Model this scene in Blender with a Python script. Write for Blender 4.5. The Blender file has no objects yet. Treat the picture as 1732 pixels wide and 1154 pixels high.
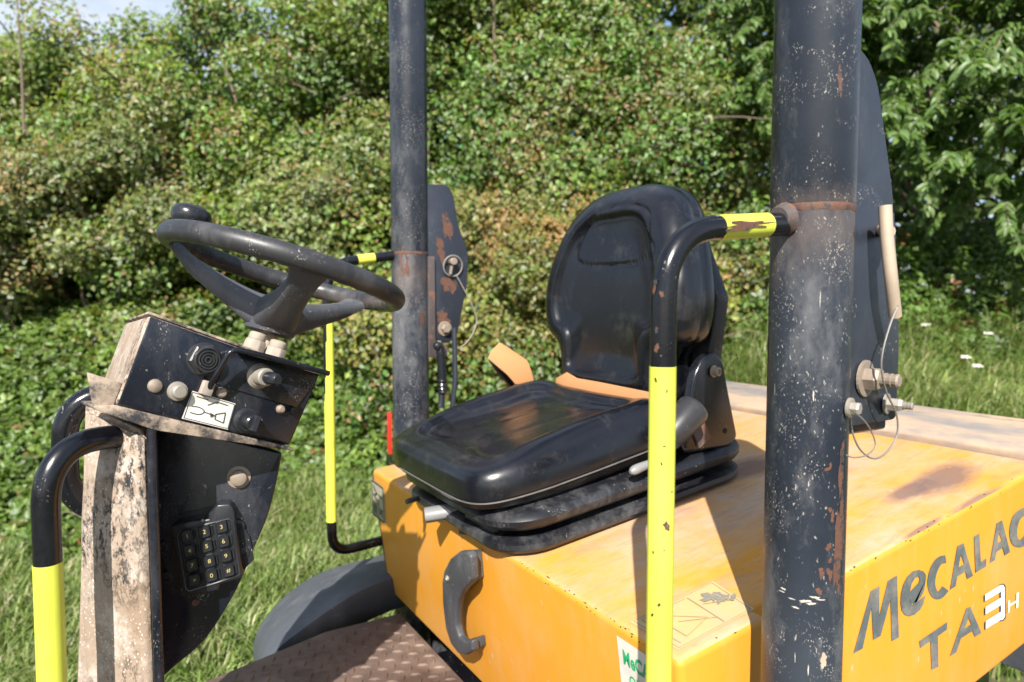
import bpy, bmesh, math, random
import numpy as np
from mathutils import Vector, Matrix
random.seed(7); rng = np.random.default_rng(7)
PI = math.pi
scn = bpy.context.scene
C = scn.collection

# ------------------------------------------------------------------ camera, light, sky
FPX = 1150.0; PITCH = math.radians(3.3); YAW = math.radians(30.8)
CAM = np.array([-.7546, -1.1898, 1.65])
FH = np.array([math.sin(YAW), math.cos(YAW), 0]); RT = np.array([math.cos(YAW), -math.sin(YAW), 0]); UZ = np.array([0, 0, 1.])
FW = FH * math.cos(PITCH) - UZ * math.sin(PITCH); UP = UZ * math.cos(PITCH) + FH * math.sin(PITCH)
cd = bpy.data.cameras.new('camera'); cam = bpy.data.objects.new('camera', cd); C.objects.link(cam)
cd.sensor_width = 36; cd.lens = 36 * FPX / 1732; cd.clip_start = .02; cd.clip_end = 3000
cam.matrix_world = Matrix(((RT[0], UP[0], -FW[0], CAM[0]), (RT[1], UP[1], -FW[1], CAM[1]), (RT[2], UP[2], -FW[2], CAM[2]), (0, 0, 0, 1)))
cd.dof.use_dof = True; cd.dof.focus_distance = 1.05; cd.dof.aperture_fstop = 4.2
scn.camera = cam
SUN_AZ = np.array([.63, .776]); SUN_EL = math.radians(39)
sd = np.array([SUN_AZ[0] * math.cos(SUN_EL), SUN_AZ[1] * math.cos(SUN_EL), -math.sin(SUN_EL)])
sl = bpy.data.lights.new('sun', 'SUN'); sl.energy = 5.0; sl.angle = math.radians(.53); sl.color = (1, .95, .87)
so = bpy.data.objects.new('sun', sl); C.objects.link(so)
so.rotation_euler = Vector(sd).to_track_quat('-Z', 'Y').to_euler(); so.location = (-3, -4, 8)
w = bpy.data.worlds.new('World'); scn.world = w; w.use_nodes = True
nt = w.node_tree; nt.nodes.clear()
sky = nt.nodes.new('ShaderNodeTexSky'); sky.sky_type = 'NISHITA'; sky.sun_disc = False
sky.sun_elevation = SUN_EL; sky.sun_rotation = math.atan2(-SUN_AZ[0], -SUN_AZ[1]); sky.dust_density = 1.0; sky.ozone_density = 1.5
tc = nt.nodes.new('ShaderNodeTexCoord'); mp = nt.nodes.new('ShaderNodeMapping'); mp.inputs['Scale'].default_value = (1, 1, 2.2)
nz = nt.nodes.new('ShaderNodeTexNoise'); nz.inputs['Scale'].default_value = 2.4; nz.inputs['Detail'].default_value = 9; nz.inputs['Roughness'].default_value = .55
rp = nt.nodes.new('ShaderNodeValToRGB'); rp.color_ramp.elements[0].position = .40; rp.color_ramp.elements[1].position = .62
mx = nt.nodes.new('ShaderNodeMixRGB'); mx.inputs[2].default_value = (4.2, 4.7, 5.6, 1)
bg = nt.nodes.new('ShaderNodeBackground'); bg.inputs[1].default_value = .1
wo = nt.nodes.new('ShaderNodeOutputWorld')
for a, b in ((tc.outputs['Generated'], mp.inputs[0]), (mp.outputs[0], nz.inputs[0]), (nz.outputs[0], rp.inputs[0]), (rp.outputs[0], mx.inputs[0]),
             (sky.outputs[0], mx.inputs[1]), (mx.outputs[0], bg.inputs[0]), (bg.outputs[0], wo.inputs[0])): nt.links.new(a, b)
vs = scn.view_settings; vs.view_transform = 'Standard'; vs.look = 'None'; vs.exposure = .95; vs.gamma = 1; vs.use_curve_mapping = False

# ------------------------------------------------------------------ measuring helpers (survey of the real machine: pixel + known plane -> metres)
def ray(x, y): return FW + RT * (x - 866) / FPX + UP * (577 - y) / FPX
def pl(x, y, p, n):
    d = ray(x, y); n = np.array(n, float); return CAM + d * (np.dot(np.array(p, float) - CAM, n) / np.dot(d, n))
def pX(x, y, v): return pl(x, y, (v, 0, 0), (1, 0, 0))
def pY(x, y, v): return pl(x, y, (0, v, 0), (0, 1, 0))
def pZ(x, y, v): return pl(x, y, (0, 0, v), (0, 0, 1))
TA = math.radians(7.4)
HO = np.array([-.13, 0, 1.183]); HU = np.array([math.cos(TA), 0, math.sin(TA)]); HV = np.array([0, 1., 0]); HW = np.array([-math.sin(TA), 0, math.cos(TA)])
def hd(u, v, w_): return HO + HU * u + HV * v + HW * w_
def pH(x, y, off=0): return pl(x, y, HO + HW * off, HW)
def pF(x, y, off=.002): return pl(x, y, HO - HU * off, HU)

# ------------------------------------------------------------------ materials
class N:
    def __init__(s, name):
        s.m = bpy.data.materials.new(name); s.m.use_nodes = True; s.t = s.m.node_tree; s.t.nodes.clear()
        s.out = s.t.nodes.new('ShaderNodeOutputMaterial'); s.p = s.t.nodes.new('ShaderNodeBsdfPrincipled')
        s.t.links.new(s.p.outputs[0], s.out.inputs[0]); s.co = s.t.nodes.new('ShaderNodeTexCoord').outputs['Object']
    def l(s, a, b): s.t.links.new(a, b)
    def v(s, inp, val):
        if hasattr(val, 'is_linked'): s.l(val, inp)
        elif isinstance(val, tuple) and len(val) == 3 and inp.type == 'RGBA': inp.default_value = (*val, 1)
        else: inp.default_value = val
    def noise(s, scale, detail=4, rough=.55, vec=None, stretch=None, dist=0):
        n = s.t.nodes.new('ShaderNodeTexNoise'); vec = vec or s.co
        if stretch:
            m = s.t.nodes.new('ShaderNodeMapping'); m.inputs['Scale'].default_value = stretch; s.l(vec, m.inputs[0]); vec = m.outputs[0]
        s.l(vec, n.inputs['Vector']); n.inputs['Scale'].default_value = scale; n.inputs['Detail'].default_value = detail
        n.inputs['Roughness'].default_value = rough; n.inputs['Distortion'].default_value = dist
        return n.outputs[0]
    def vor(s, scale, rnd=1, stretch=None, feature='F1'):
        n = s.t.nodes.new('ShaderNodeTexVoronoi'); vec = s.co; n.feature = feature
        if stretch:
            m = s.t.nodes.new('ShaderNodeMapping'); m.inputs['Scale'].default_value = stretch; s.l(vec, m.inputs[0]); vec = m.outputs[0]
        s.l(vec, n.inputs['Vector']); n.inputs['Scale'].default_value = scale; n.inputs['Randomness'].default_value = rnd
        return n.outputs[0]
    def ramp(s, f, a, b, inv=False):
        n = s.t.nodes.new('ShaderNodeMapRange'); n.inputs[1].default_value = a; n.inputs[2].default_value = b
        n.inputs[3].default_value = 1. if inv else 0.; n.inputs[4].default_value = 0. if inv else 1.; s.l(f, n.inputs[0]); return n.outputs[0]
    def math(s, op, a, b=0.):
        n = s.t.nodes.new('ShaderNodeMath'); n.operation = op; s.v(n.inputs[0], a); s.v(n.inputs[1], b); return n.outputs[0]
    def mix(s, f, a, b):
        n = s.t.nodes.new('ShaderNodeMixRGB'); s.v(n.inputs[0], f); s.v(n.inputs[1], a); s.v(n.inputs[2], b); return n.outputs[0]
    def attr(s, name):
        n = s.t.nodes.new('ShaderNodeAttribute'); n.attribute_name = name; return n.outputs[0]
    def axis(s, i):
        n = s.t.nodes.new('ShaderNodeSeparateXYZ'); s.l(s.co, n.inputs[0]); return n.outputs[i]
    def fin(s, col, rough=.5, metal=0., bump=None, bs=.3, bd=.002, spec=None, coat=0):
        s.v(s.p.inputs['Base Color'], col); s.v(s.p.inputs['Roughness'], rough); s.v(s.p.inputs['Metallic'], metal)
        if spec is not None: s.p.inputs['Specular IOR Level'].default_value = spec
        if coat: s.p.inputs['Coat Weight'].default_value = coat; s.p.inputs['Coat Roughness'].default_value = .15
        if bump is not None:
            b = s.t.nodes.new('ShaderNodeBump'); b.inputs['Strength'].default_value = bs; b.inputs['Distance'].default_value = bd
            s.l(bump, b.inputs['Height']); s.l(b.outputs[0], s.p.inputs['Normal'])
        return s.m
MUD = (.42, .31, .21); RUST = (.17, .065, .03)
def dirty(name, base, rough=.35, dust=.35, specks=.5, rust=.3, mud=0., base2=None, scratch=.4, brown=None):
    n = N(name)
    wv = n.t.nodes.new('ShaderNodeVectorMath'); wv.operation = 'MULTIPLY_ADD'; nn_ = n.t.nodes.new('ShaderNodeTexNoise'); nn_.inputs['Scale'].default_value = 60; nn_.inputs['Detail'].default_value = 3
    n.l(n.co, nn_.inputs['Vector']); n.l(nn_.outputs[1], wv.inputs[0]); wv.inputs[1].default_value = (.014, .014, .020); n.l(n.co, wv.inputs[2]); raw = n.co; n.co = wv.outputs[0]
    col = n.mix(n.ramp(n.noise(3.5, 5), .35, .7), base, base2 or tuple(c * 1.5 + .003 for c in base))
    film = n.math('MULTIPLY', n.ramp(n.noise(7, 9, .72, stretch=(1, 1, .4)), .5, .78), dust * .62)
    col = n.mix(film, col, (.17, .17, .175))
    if brown:
        zz = n.math('ABSOLUTE', n.math('SUBTRACT', n.axis(2), brown[0])); f_ = n.ramp(n.math('ADD', zz, n.math('MULTIPLY', n.noise(12, 8, .7, stretch=(1.5, 1.5, .4)), brown[1] * 2.2)), brown[1] * .9, brown[1] * 1.6, True)
        col = n.mix(n.math('MULTIPLY', f_, .6), col, (.13, .095, .08))
        lo = n.math('MULTIPLY', n.ramp(n.axis(2), 1.20, 1.05, False), n.ramp(n.noise(16, 9, .75), .5, .58)); col = n.mix(n.math('MULTIPLY', lo, .85), col, (.36, .29, .22))
    d1 = n.math('MAXIMUM', n.ramp(n.vor(230, stretch=(1, 1, .4)), .12, .20, True), n.math('MULTIPLY', n.ramp(n.vor(430, stretch=(1, 1, .45)), .16, .26, True), n.ramp(n.noise(8, 4), .42, .6)))
    d1 = n.math('MULTIPLY', d1, n.ramp(n.noise(16, 6, .75), .60 - .16 * specks, .68 - .16 * specks))
    d2 = n.ramp(n.vor(75, stretch=(1.3, 1, .45)), .04, .12, True)
    d2 = n.math('MULTIPLY', d2, n.ramp(n.noise(9, 5), .60 - .1 * specks, .68 - .1 * specks))
    sc = n.math('MULTIPLY', n.ramp(n.noise(34, 7, .85, stretch=(2.0, 2.0, .5), dist=1.6), .70 - .07 * scratch, .73 - .07 * scratch), n.ramp(n.noise(4.5), .48, .6))
    dd = n.math('MAXIMUM', n.math('MAXIMUM', d1, d2), sc)
    col = n.mix(n.math('MULTIPLY', dd, .7), col, (.42, .38, .33))
    rm = n.math('MULTIPLY', n.ramp(n.noise(13, 9, .75), .74 - .13 * rust, .77 - .13 * rust), 1.)
    col = n.mix(rm, col, n.mix(n.noise(60), (.10, .045, .028), (.19, .11, .08)))
    rr = n.math('ADD', n.math('MULTIPLY', n.math('MAXIMUM', dd, rm), .45), n.math('ADD', n.math('MULTIPLY', n.ramp(n.noise(25, 6), .3, .7), .14), n.math('ADD', rough, n.math('MULTIPLY', film, .4))))
    if mud:
        mm = n.ramp(n.noise(6, 10, .72), .62 - mud * .35, .70 - mud * .35)
        col = n.mix(mm, col, n.mix(n.noise(35), MUD, (.5, .42, .34))); rr = n.math('MAXIMUM', rr, n.math('MULTIPLY', mm, .9))
    h = n.math('SUBTRACT', n.math('MULTIPLY', dd, .4), rm); n.co = raw
    return n.fin(col, rr, bump=n.math('ADD', h, n.math('MULTIPLY', n.noise(220, 2), .25)), bs=.35, bd=.0012)
M = {}
M['black'] = dirty('black_paint', (.003, .0035, .006), .13, .14, .3, .12)
M['post'] = dirty('post_paint', (.010, .013, .021), .24, 1.3, .7, .35, base2=(.028, .034, .046), brown=(1.77, .05))
M['postlow'] = dirty('post_paint_worn', (.012, .016, .026), .26, 1.6, .95, .55, base2=(.034, .041, .054), scratch=1.0, brown=(1.74, .16))
M['panel'] = dirty('panel_paint', (.004, .0055, .011), .17, .5, .4, .12, scratch=.6)
M['plate'] = dirty('hinge_paint', (.016, .02, .03), .38, .4, .3, .3)
M['platerust'] = dirty('rusty_plate', (.05, .04, .04), .6, .5, .3, 1.6)
M['fender'] = dirty('fender_plastic', (.05, .055, .065), .5, 1.1, .25, 0)
M['rubber'] = dirty('bellows_rubber', (.006, .0065, .009), .33, 1.1, .2, 0, scratch=.3)
M['plastic'] = dirty('steering_plastic', (.018, .018, .020), .33, .8, .35, 0, brown=(1.66, .03))
M['plmud'] = dirty('spoke_plastic', (.045, .047, .054), .4, 1.3, .6, .6)
M['keyblack'] = dirty('keypad_plastic', (.008, .009, .012), .22, .15, .05, 0, scratch=0)
def m_mud():
    n = N('dried_mud')
    c = n.mix(n.ramp(n.noise(7, 6), .35, .65), (.27, .195, .135), (.36, .285, .225))
    c = n.mix(n.ramp(n.noise(20, 8, .75), .5, .62), c, (.44, .375, .32))
    blk = n.math('MULTIPLY', n.ramp(n.noise(85, 8, .85, stretch=(1, 1, .6)), .52, .56), n.ramp(n.noise(13, 6, stretch=(1, 1, .5)), .46, .62))
    c = n.mix(blk, c, (.012, .015, .02))
    ws = n.math('MULTIPLY', n.ramp(n.vor(190), .15, .3, True), n.ramp(n.noise(18), .45, .55)); c = n.mix(ws, c, (.6, .56, .52))
    return n.fin(c, .88, bump=n.math('ADD', n.noise(60, 8, .75), n.math('MULTIPLY', blk, -.5)), bs=.8, bd=.004)
M['mud'] = m_mud()
def m_mudmetal():
    n = N('muddy_flange'); c = n.mix(n.ramp(n.noise(26, 9, .75), .42, .6), (.03, .03, .035), (.42, .33, .25))
    return n.fin(c, .8, bump=n.noise(70, 6), bs=.5)
M['mudmetal'] = m_mudmetal()
_a = lambda x, y: pH(x, y)
STAINS = [(*_a(1600, 808)[:2], .13, .05, .15), (*_a(1540, 830)[:2], .09, .03, .0), (*_a(1655, 845)[:2], .13, .012, .02), (*_a(1560, 893)[:2], .08, .006, .02), (*_a(1270, 790)[:2], .10, .05, .3)]
def m_yellow(name, top=False):
    n = N(name)
    base = n.mix(n.ramp(n.noise(3, 5), .3, .7), (.60, .255, .018), (.65, .285, .028))
    vert = n.ramp(n.noise(14, 7, .7, stretch=(1.5, 1.5, .22)), .5, .85)
    base = n.mix(n.math('MULTIPLY', vert, .3 if not top else .1), base, (.60, .38, .20))
    if top:
        dustm = n.ramp(n.noise(4.2, 9, .7, stretch=(.6, 1.3, 1)), .36, .58)
        base = n.mix(n.math('MULTIPLY', dustm, .9), base, n.mix(n.ramp(n.noise(7, 7, .7), .35, .65), (.50, .29, .13), (.48, .36, .27)))
        gs = n.ramp(n.noise(5.5, 9, .7, stretch=(.5, 1.6, 1)), .54, .72); base = n.mix(n.math('MULTIPLY', gs, .7), base, (.27, .195, .18))
        fine = n.ramp(n.noise(38, 6, .8, stretch=(.25, 1.5, 1)), .52, .70); base = n.mix(n.math('MULTIPLY', fine, .5), base, (.27, .16, .09)); f2 = n.ramp(n.noise(120, 5, .8, stretch=(.12, 1.5, 1)), .58, .70); base = n.mix(n.math('MULTIPLY', f2, .45), base, (.2, .12, .08))
        for (cx, cy, rx, ry, rot) in STAINS:
            m_ = n.t.nodes.new('ShaderNodeMapping'); m_.vector_type = 'TEXTURE'; m_.inputs['Location'].default_value = (cx, cy, 0); m_.inputs['Rotation'].default_value = (0, 0, rot); m_.inputs['Scale'].default_value = (rx, ry, 50)
            n.l(n.co, m_.inputs[0]); ln_ = n.t.nodes.new('ShaderNodeVectorMath'); ln_.operation = 'LENGTH'; n.l(m_.outputs[0], ln_.inputs[0])
            f_ = n.ramp(n.math('ADD', ln_.outputs['Value'], n.math('MULTIPLY', n.noise(22, 8, .75, stretch=(.5, 1.5, 1)), 1.1)), 1.05, 1.65, True); base = n.mix(n.math('MULTIPLY', f_, .8), base, (.14, .085, .075))
    else:
        base = n.mix(n.math('MULTIPLY', n.ramp(n.noise(5, 8, .6), .52, .72), .25), base, (.56, .36, .20))
    st = n.ramp(n.vor(36, stretch=(1, .6, .5)), .06, .13, True); st = n.math('MULTIPLY', st, n.ramp(n.noise(8), .5, .6))
    base = n.mix(n.math('MULTIPLY', st, .5), base, (.55, .42, .34))
    ch = n.math('MULTIPLY', n.ramp(n.vor(120), .08, .16, True), n.ramp(n.noise(12, 5), .62, .66)); base = n.mix(ch, base, (.12, .07, .04))
    rr = n.math('ADD', .38 if not top else .55, n.math('MULTIPLY', n.noise(8, 6), .3))
    return n.fin(base, rr, bump=n.noise(90, 5, .7), bs=.12, bd=.001)
M['yellow'] = m_yellow('yellow_paint'); M['yellowtop'] = m_yellow('dusty_yellow_paint', True)
def m_grime():
    n = N('brown_grime'); c = n.mix(n.noise(30, 6), (.13, .085, .07), (.2, .14, .11)); return n.fin(c, .75)
M['grime'] = m_grime()
def m_simple(name, col, rough=.5, var=.25, metal=0., bump=0, scale=40, dust=0.):
    n = N(name); c = n.mix(n.noise(scale, 6, .7), tuple(x * (1 - var) for x in col), tuple(min(x * (1 + var), .95) for x in col))
    if dust: c = n.mix(n.math('MULTIPLY', n.ramp(n.noise(18, 8, .7), .45, .65), dust), c, (.42, .34, .26))
    return n.fin(c, rough, metal, bump=n.noise(scale * 2, 4) if bump else None, bs=bump or .1, bd=.001)
def m_hiviz():
    n = N('fluorescent_yellow_tape')
    c = n.mix(n.ramp(n.noise(8, 4), .3, .7), (.60, .65, .055), (.64, .68, .09))
    ch = n.math('MULTIPLY', n.ramp(n.vor(75, stretch=(1, 1, .6)), .1, .17, True), n.ramp(n.noise(26, 4), .61, .64))
    c = n.mix(ch, c, (.16, .12, .07)); sp = n.ramp(n.noise(30, 8, .7), .66, .72); c = n.mix(n.math('MULTIPLY', sp, .4), c, (.5, .46, .2))
    dr = n.ramp(n.noise(16, 9, .75, stretch=(1.5, 1.5, .3)), .52, .8); c = n.mix(n.math('MULTIPLY', dr, .35), c, (.34, .31, .12)); return n.fin(c, .42, bump=ch, bs=.3)
M['hiviz'] = m_hiviz()
def m_vinyl():
    n = N('black_vinyl')
    c = n.mix(n.ramp(n.noise(6, 6), .3, .7), (.003, .0035, .006), (.007, .008, .012))
    du = n.math('MULTIPLY', n.ramp(n.noise(16, 9, .75), .54, .8), .28); c = n.mix(du, c, (.13, .12, .11))
    scr = n.math('MULTIPLY', n.ramp(n.noise(45, 7, .8, stretch=(1, .3, 1.4), dist=1.5), .68, .70), n.ramp(n.noise(4), .52, .6)); c = n.mix(n.math('MULTIPLY', scr, .5), c, (.3, .26, .22))
    r = n.math('ADD', .2, n.math('MULTIPLY', n.ramp(n.noise(12, 6), .3, .8), .2))
    return n.fin(c, r, bump=n.noise(420, 2), bs=.12, bd=.0005, spec=.55)
M['vinyl'] = m_vinyl()
M['piping'] = m_simple('grey_piping', (.10, .095, .085), .5, .5)
M['bolt'] = m_simple('muddy_bolt', (.26, .21, .165), .55, .35, .2, .4, 60)
M['boltpale'] = m_simple('dusty_steel', (.30, .27, .23), .5, .3, .3, .2, 60)
M['nutwhite'] = m_simple('mud_caked_nut', (.31, .265, .22), .8, .4, 0, .6, 55)
M['stemgreen'] = m_simple('stem', (.09, .13, .04), .6)
M['steel'] = m_simple('steel_cable', (.36, .34, .31), .4, .2, .7)
M['bronze'] = m_simple('tan_pin_handle', (.42, .33, .25), .6, .25, .1, .2, 30)
def m_rust():
    n = N('rust'); c = n.mix(n.noise(90, 7, .75), (.07, .028, .016), (.15, .07, .045)); c = n.mix(n.ramp(n.noise(75, 6, .7), .52, .60), c, (.03, .032, .038))
    return n.fin(c, .75, bump=n.noise(180, 4), bs=.5)
M['rusty'] = m_rust()
M['hole'] = m_simple('dark_opening', (.004, .004, .004), .9)
M['greyp'] = m_simple('grey_plastic', (.19, .195, .20), .45, .12, 0, 0, 30, .12)
M['belt'] = m_simple('orange_webbing', (.52, .25, .105), .8, .12, 0, .3, 300)
M['white'] = m_simple('white_vinyl_sticker', (.66, .63, .57), .5, .1, 0, 0, 30, .3)
M['silver'] = m_simple('silver_sticker', (.36, .34, .25), .5, .2, 0, 0, 25, .3)
M['ink'] = m_simple('black_ink', (.03, .035, .035), .5, .2)
M['letter'] = m_simple('weathered_lettering', (.085, .10, .10), .6, .3, 0, 0, 25, .35)
M['whiteletter'] = m_simple('white_lettering', (.74, .72, .62), .5, .06)
M['green'] = m_simple('green_print', (.02, .36, .14), .5, .15)
M['palegreen'] = m_simple('pale_green_sticker', (.42, .60, .44), .5, .1, 0, 0, 30, .25)
M['paleyel'] = m_simple('faded_warning_sticker', (.54, .38, .16), .6, .12, 0, 0, 40, .45)
M['greyink'] = m_simple('faded_print', (.36, .27, .16), .6, .25)
M['scuffgrey'] = m_simple('scuffed_metal', (.22, .20, .16), .6, .5, 0, 0, 200)
M['scrape'] = m_simple('bare_scrape', (.44, .41, .36), .7, .3, 0, 0, 150)
M['chip'] = m_simple('paint_chip', (.05, .03, .02), .7, .4)
M['keyink'] = m_simple('yellow_key_print', (.40, .33, .12), .5, .1)
M['red'] = m_simple('red_reflector', (.65, .03, .02), .35, .1)
M['tread'] = None
def m_tread():
    n = N('rusty_chequer_plate')
    c = n.mix(n.ramp(n.noise(9, 8, .7), .35, .65), (.085, .055, .042), (.18, .125, .10))
    c = n.mix(n.ramp(n.noise(5, 5), .6, .7), c, (.23, .17, .135)); c = n.mix(n.math('MULTIPLY', n.ramp(n.noise(30, 6, .8), .55, .7), .5), c, (.16, .06, .03))
    return n.fin(c, .72, .1, bump=n.noise(120, 6), bs=.4)
M['tread'] = m_tread()
def m_strip():
    n = N('rear_strip_paint'); c = n.mix(n.ramp(n.noise(9, 9, .7, stretch=(1, .35, 1)), .40, .62), (.20, .185, .175), (.42, .30, .20))
    c = n.mix(n.ramp(n.noise(7, 8, .7, stretch=(1, .3, 1)), .58, .66), c, (.06, .065, .075)); return n.fin(c, .7, bump=n.noise(60, 6), bs=.3)
M['strip'] = m_strip()

def m_leaf(name, trans=.35, rough=.42):
    n = N(name); col = n.attr('Col')
    n.v(n.p.inputs['Base Color'], col); n.p.inputs['Roughness'].default_value = rough
    t = n.t.nodes.new('ShaderNodeBsdfTranslucent'); mxs = n.t.nodes.new('ShaderNodeMixShader'); mxs.inputs[0].default_value = trans
    br = n.t.nodes.new('ShaderNodeMixRGB'); br.blend_type = 'MULTIPLY'; br.inputs[0].default_value = 1; br.inputs[2].default_value = (1.5, 1.6, .6, 1)
    n.l(col, br.inputs[1]); n.l(br.outputs[0], t.inputs[0]); n.l(n.p.outputs[0], mxs.inputs[1]); n.l(t.outputs[0], mxs.inputs[2]); n.l(mxs.outputs[0], n.out.inputs[0])
    return n.m
M['leaf'] = m_leaf('leaf'); M['grass'] = m_leaf('grass_blade', .3, .5)
M['bark'] = m_simple('bark', (.16, .12, .09), .85, .4, 0, .6, 20)
def m_soil():
    n = N('soil'); c = n.mix(n.noise(5, 8, .7), (.035, .045, .015), (.09, .085, .035)); return n.fin(c, .95, bump=n.noise(20, 8), bs=.8, bd=.03)
M['soil'] = m_soil()

# ------------------------------------------------------------------ mesh helpers
def mk(name, V, F, mat, parent=None, smooth=False, mats=None, fm=None, sub=0, bevel=0, bseg=2):
    me = bpy.data.meshes.new(name); me.from_pydata([tuple(map(float, v)) for v in V], [], [tuple(f) for f in F])
    for m in (mats or [mat]): me.materials.append(M[m] if isinstance(m, str) else m)
    if fm is not None: me.polygons.foreach_set('material_index', fm)
    bm = bmesh.new(); bm.from_mesh(me); bmesh.ops.remove_doubles(bm, verts=bm.verts, dist=1e-6)
    bmesh.ops.recalc_face_normals(bm, faces=bm.faces)
    if bevel:
        ed = [e for e in bm.edges if len(e.link_faces) == 2 and e.calc_face_angle(0) > .5]
        bmesh.ops.bevel(bm, geom=ed, offset=bevel, segments=bseg, affect='EDGES', profile=.5, clamp_overlap=True)
        smooth = True
    bm.to_mesh(me); bm.free()
    if smooth:
        me.polygons.foreach_set('use_smooth', [True] * len(me.polygons))
        try: me.set_sharp_from_angle(angle=math.radians(38))
        except Exception: pass
    o = bpy.data.objects.new(name, me); C.objects.link(o)
    if parent is not None: o.parent = parent
    if sub:
        md = o.modifiers.new('sub', 'SUBSURF'); md.levels = md.render_levels = sub
    return o
def join(parts):
    V, F = [], []
    for v, f in parts:
        k = len(V); V += [tuple(x) for x in v]; F += [tuple(i + k for i in q) for q in f]
    return V, F
def nrm(v): v = np.array(v, float); return v / (np.linalg.norm(v) + 1e-12)
def basis(n, hint=(0, 0, 1)):
    n = nrm(n); h = np.array(hint, float)
    if abs(np.dot(n, h)) > .95: h = np.array([1., 0, 0])
    a = nrm(np.cross(h, n)); return a, np.cross(n, a), n
def spline(P, k=8):
    P = [np.array(p, float) for p in P]; Q = []
    for i in range(len(P) - 1):
        p0 = P[max(i - 1, 0)]; p1 = P[i]; p2 = P[i + 1]; p3 = P[min(i + 2, len(P) - 1)]
        for j in range(k):
            t = j / k; Q.append(.5 * ((2 * p1) + (-p0 + p2) * t + (2 * p0 - 5 * p1 + 4 * p2 - p3) * t * t + (-p0 + 3 * p1 - 3 * p2 + p3) * t ** 3))
    Q.append(P[-1]); return Q
def fillet(P, r, k=8):
    P = [np.array(p, float) for p in P]; Q = [P[0]]
    for i in range(1, len(P) - 1):
        a = P[i - 1] - P[i]; b = P[i + 1] - P[i]; ra = min(r, np.linalg.norm(a) * .49, np.linalg.norm(b) * .49) if not isinstance(r, list) else r[i - 1]
        s = P[i] + nrm(a) * ra; e = P[i] + nrm(b) * ra
        for j in range(k + 1):
            t = j / k; Q.append((1 - t) ** 2 * s + 2 * t * (1 - t) * P[i] + t * t * e)
    Q.append(P[-1]); return Q
def tube(P, r, seg=16, cap=True, closed=False):
    P = [np.array(p, float) for p in P]; n = len(P); V, F = [], []; up = None
    for i in range(n):
        if closed: t = nrm(P[(i + 1) % n] - P[i - 1])
        else: t = nrm(P[min(i + 1, n - 1)] - P[max(i - 1, 0)])
        if up is None: a, b, _ = basis(t)
        else: a = nrm(up - t * np.dot(up, t)); b = np.cross(t, a)
        up = a; rr = r[i] if hasattr(r, '__len__') else r
        for j in range(seg): th = 2 * PI * j / seg; V.append(P[i] + a * rr * math.cos(th) + b * rr * math.sin(th))
    m = n if closed else n - 1
    for i in range(m):
        for j in range(seg):
            F.append((i * seg + j, i * seg + (j + 1) % seg, ((i + 1) % n) * seg + (j + 1) % seg, ((i + 1) % n) * seg + j))
    if cap and not closed: F.append(tuple(range(seg))[::-1]); F.append(tuple((n - 1) * seg + j for j in range(seg)))
    return V, F
def lathe(c, ax, prof, seg=24, hint=(0, 0, 1)):
    a, b, n = basis(ax, hint); V, F = [], []; c = np.array(c, float)
    for (h, r) in prof:
        for j in range(seg): th = 2 * PI * j / seg; V.append(c + n * h + (a * math.cos(th) + b * math.sin(th)) * max(r, 1e-5))
    for i in range(len(prof) - 1):
        for j in range(seg): F.append((i * seg + j, i * seg + (j + 1) % seg, (i + 1) * seg + (j + 1) % seg, (i + 1) * seg + j))
    F.append(tuple(range(seg))[::-1]); F.append(tuple((len(prof) - 1) * seg + j for j in range(seg)))
    return V, F
def prism(P, d):
    n = len(P); V = [np.array(p, float) for p in P] + [np.array(p, float) + np.array(d, float) for p in P]
    F = [tuple(range(n)), tuple(range(2 * n - 1, n - 1, -1))] + [(i, (i + 1) % n, n + (i + 1) % n, n + i) for i in range(n)]
    return V, F
def box(c, a, b, n):      # centre, three half-extent vectors
    c = np.array(c, float); a, b, n = map(lambda q: np.array(q, float), (a, b, n))
    V = [c + sa * a + sb * b + sn * n for sn in (-1, 1) for sb in (-1, 1) for sa in (-1, 1)]
    return V, [(0, 2, 3, 1), (4, 5, 7, 6), (0, 1, 5, 4), (2, 6, 7, 3), (0, 4, 6, 2), (1, 3, 7, 5)]
def hexbolt(c, ax, r, h, washer=True, thread=0):
    parts = []
    if washer: parts.append(lathe(c, ax, [(0, r * 1.55), (.003, r * 1.55), (.0035, r * 1.4)], 24)); c = np.array(c) + nrm(ax) * .003
    parts.append(lathe(c, ax, [(0, r), (h * .8, r), (h, r * .82)], 6))
    if thread: parts.append(lathe(np.array(c) + nrm(ax) * h, ax, [(0, r * .55), (thread * .3, r * .6), (thread * .32, r * .5), (thread * .6, r * .6), (thread * .62, r * .5), (thread * .9, r * .58), (thread, r * .45)], 14))
    return join(parts)
def fill2d(loops):
    cu = bpy.data.curves.new('tmp', 'CURVE'); cu.dimensions = '2D'; cu.fill_mode = 'BOTH'
    for L in loops:
        s = cu.splines.new('POLY'); s.points.add(len(L) - 1); s.use_cyclic_u = True
        for p, q in zip(s.points, L): p.co = (q[0], q[1], 0, 1)
    o = bpy.data.objects.new('tmp', cu); me = bpy.data.meshes.new_from_object(o)
    V = [(v.co.x, v.co.y) for v in me.vertices]; F = [tuple(p.vertices) for p in me.polygons]
    bpy.data.objects.remove(o); bpy.data.curves.remove(cu); bpy.data.meshes.remove(me); return V, F
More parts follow.
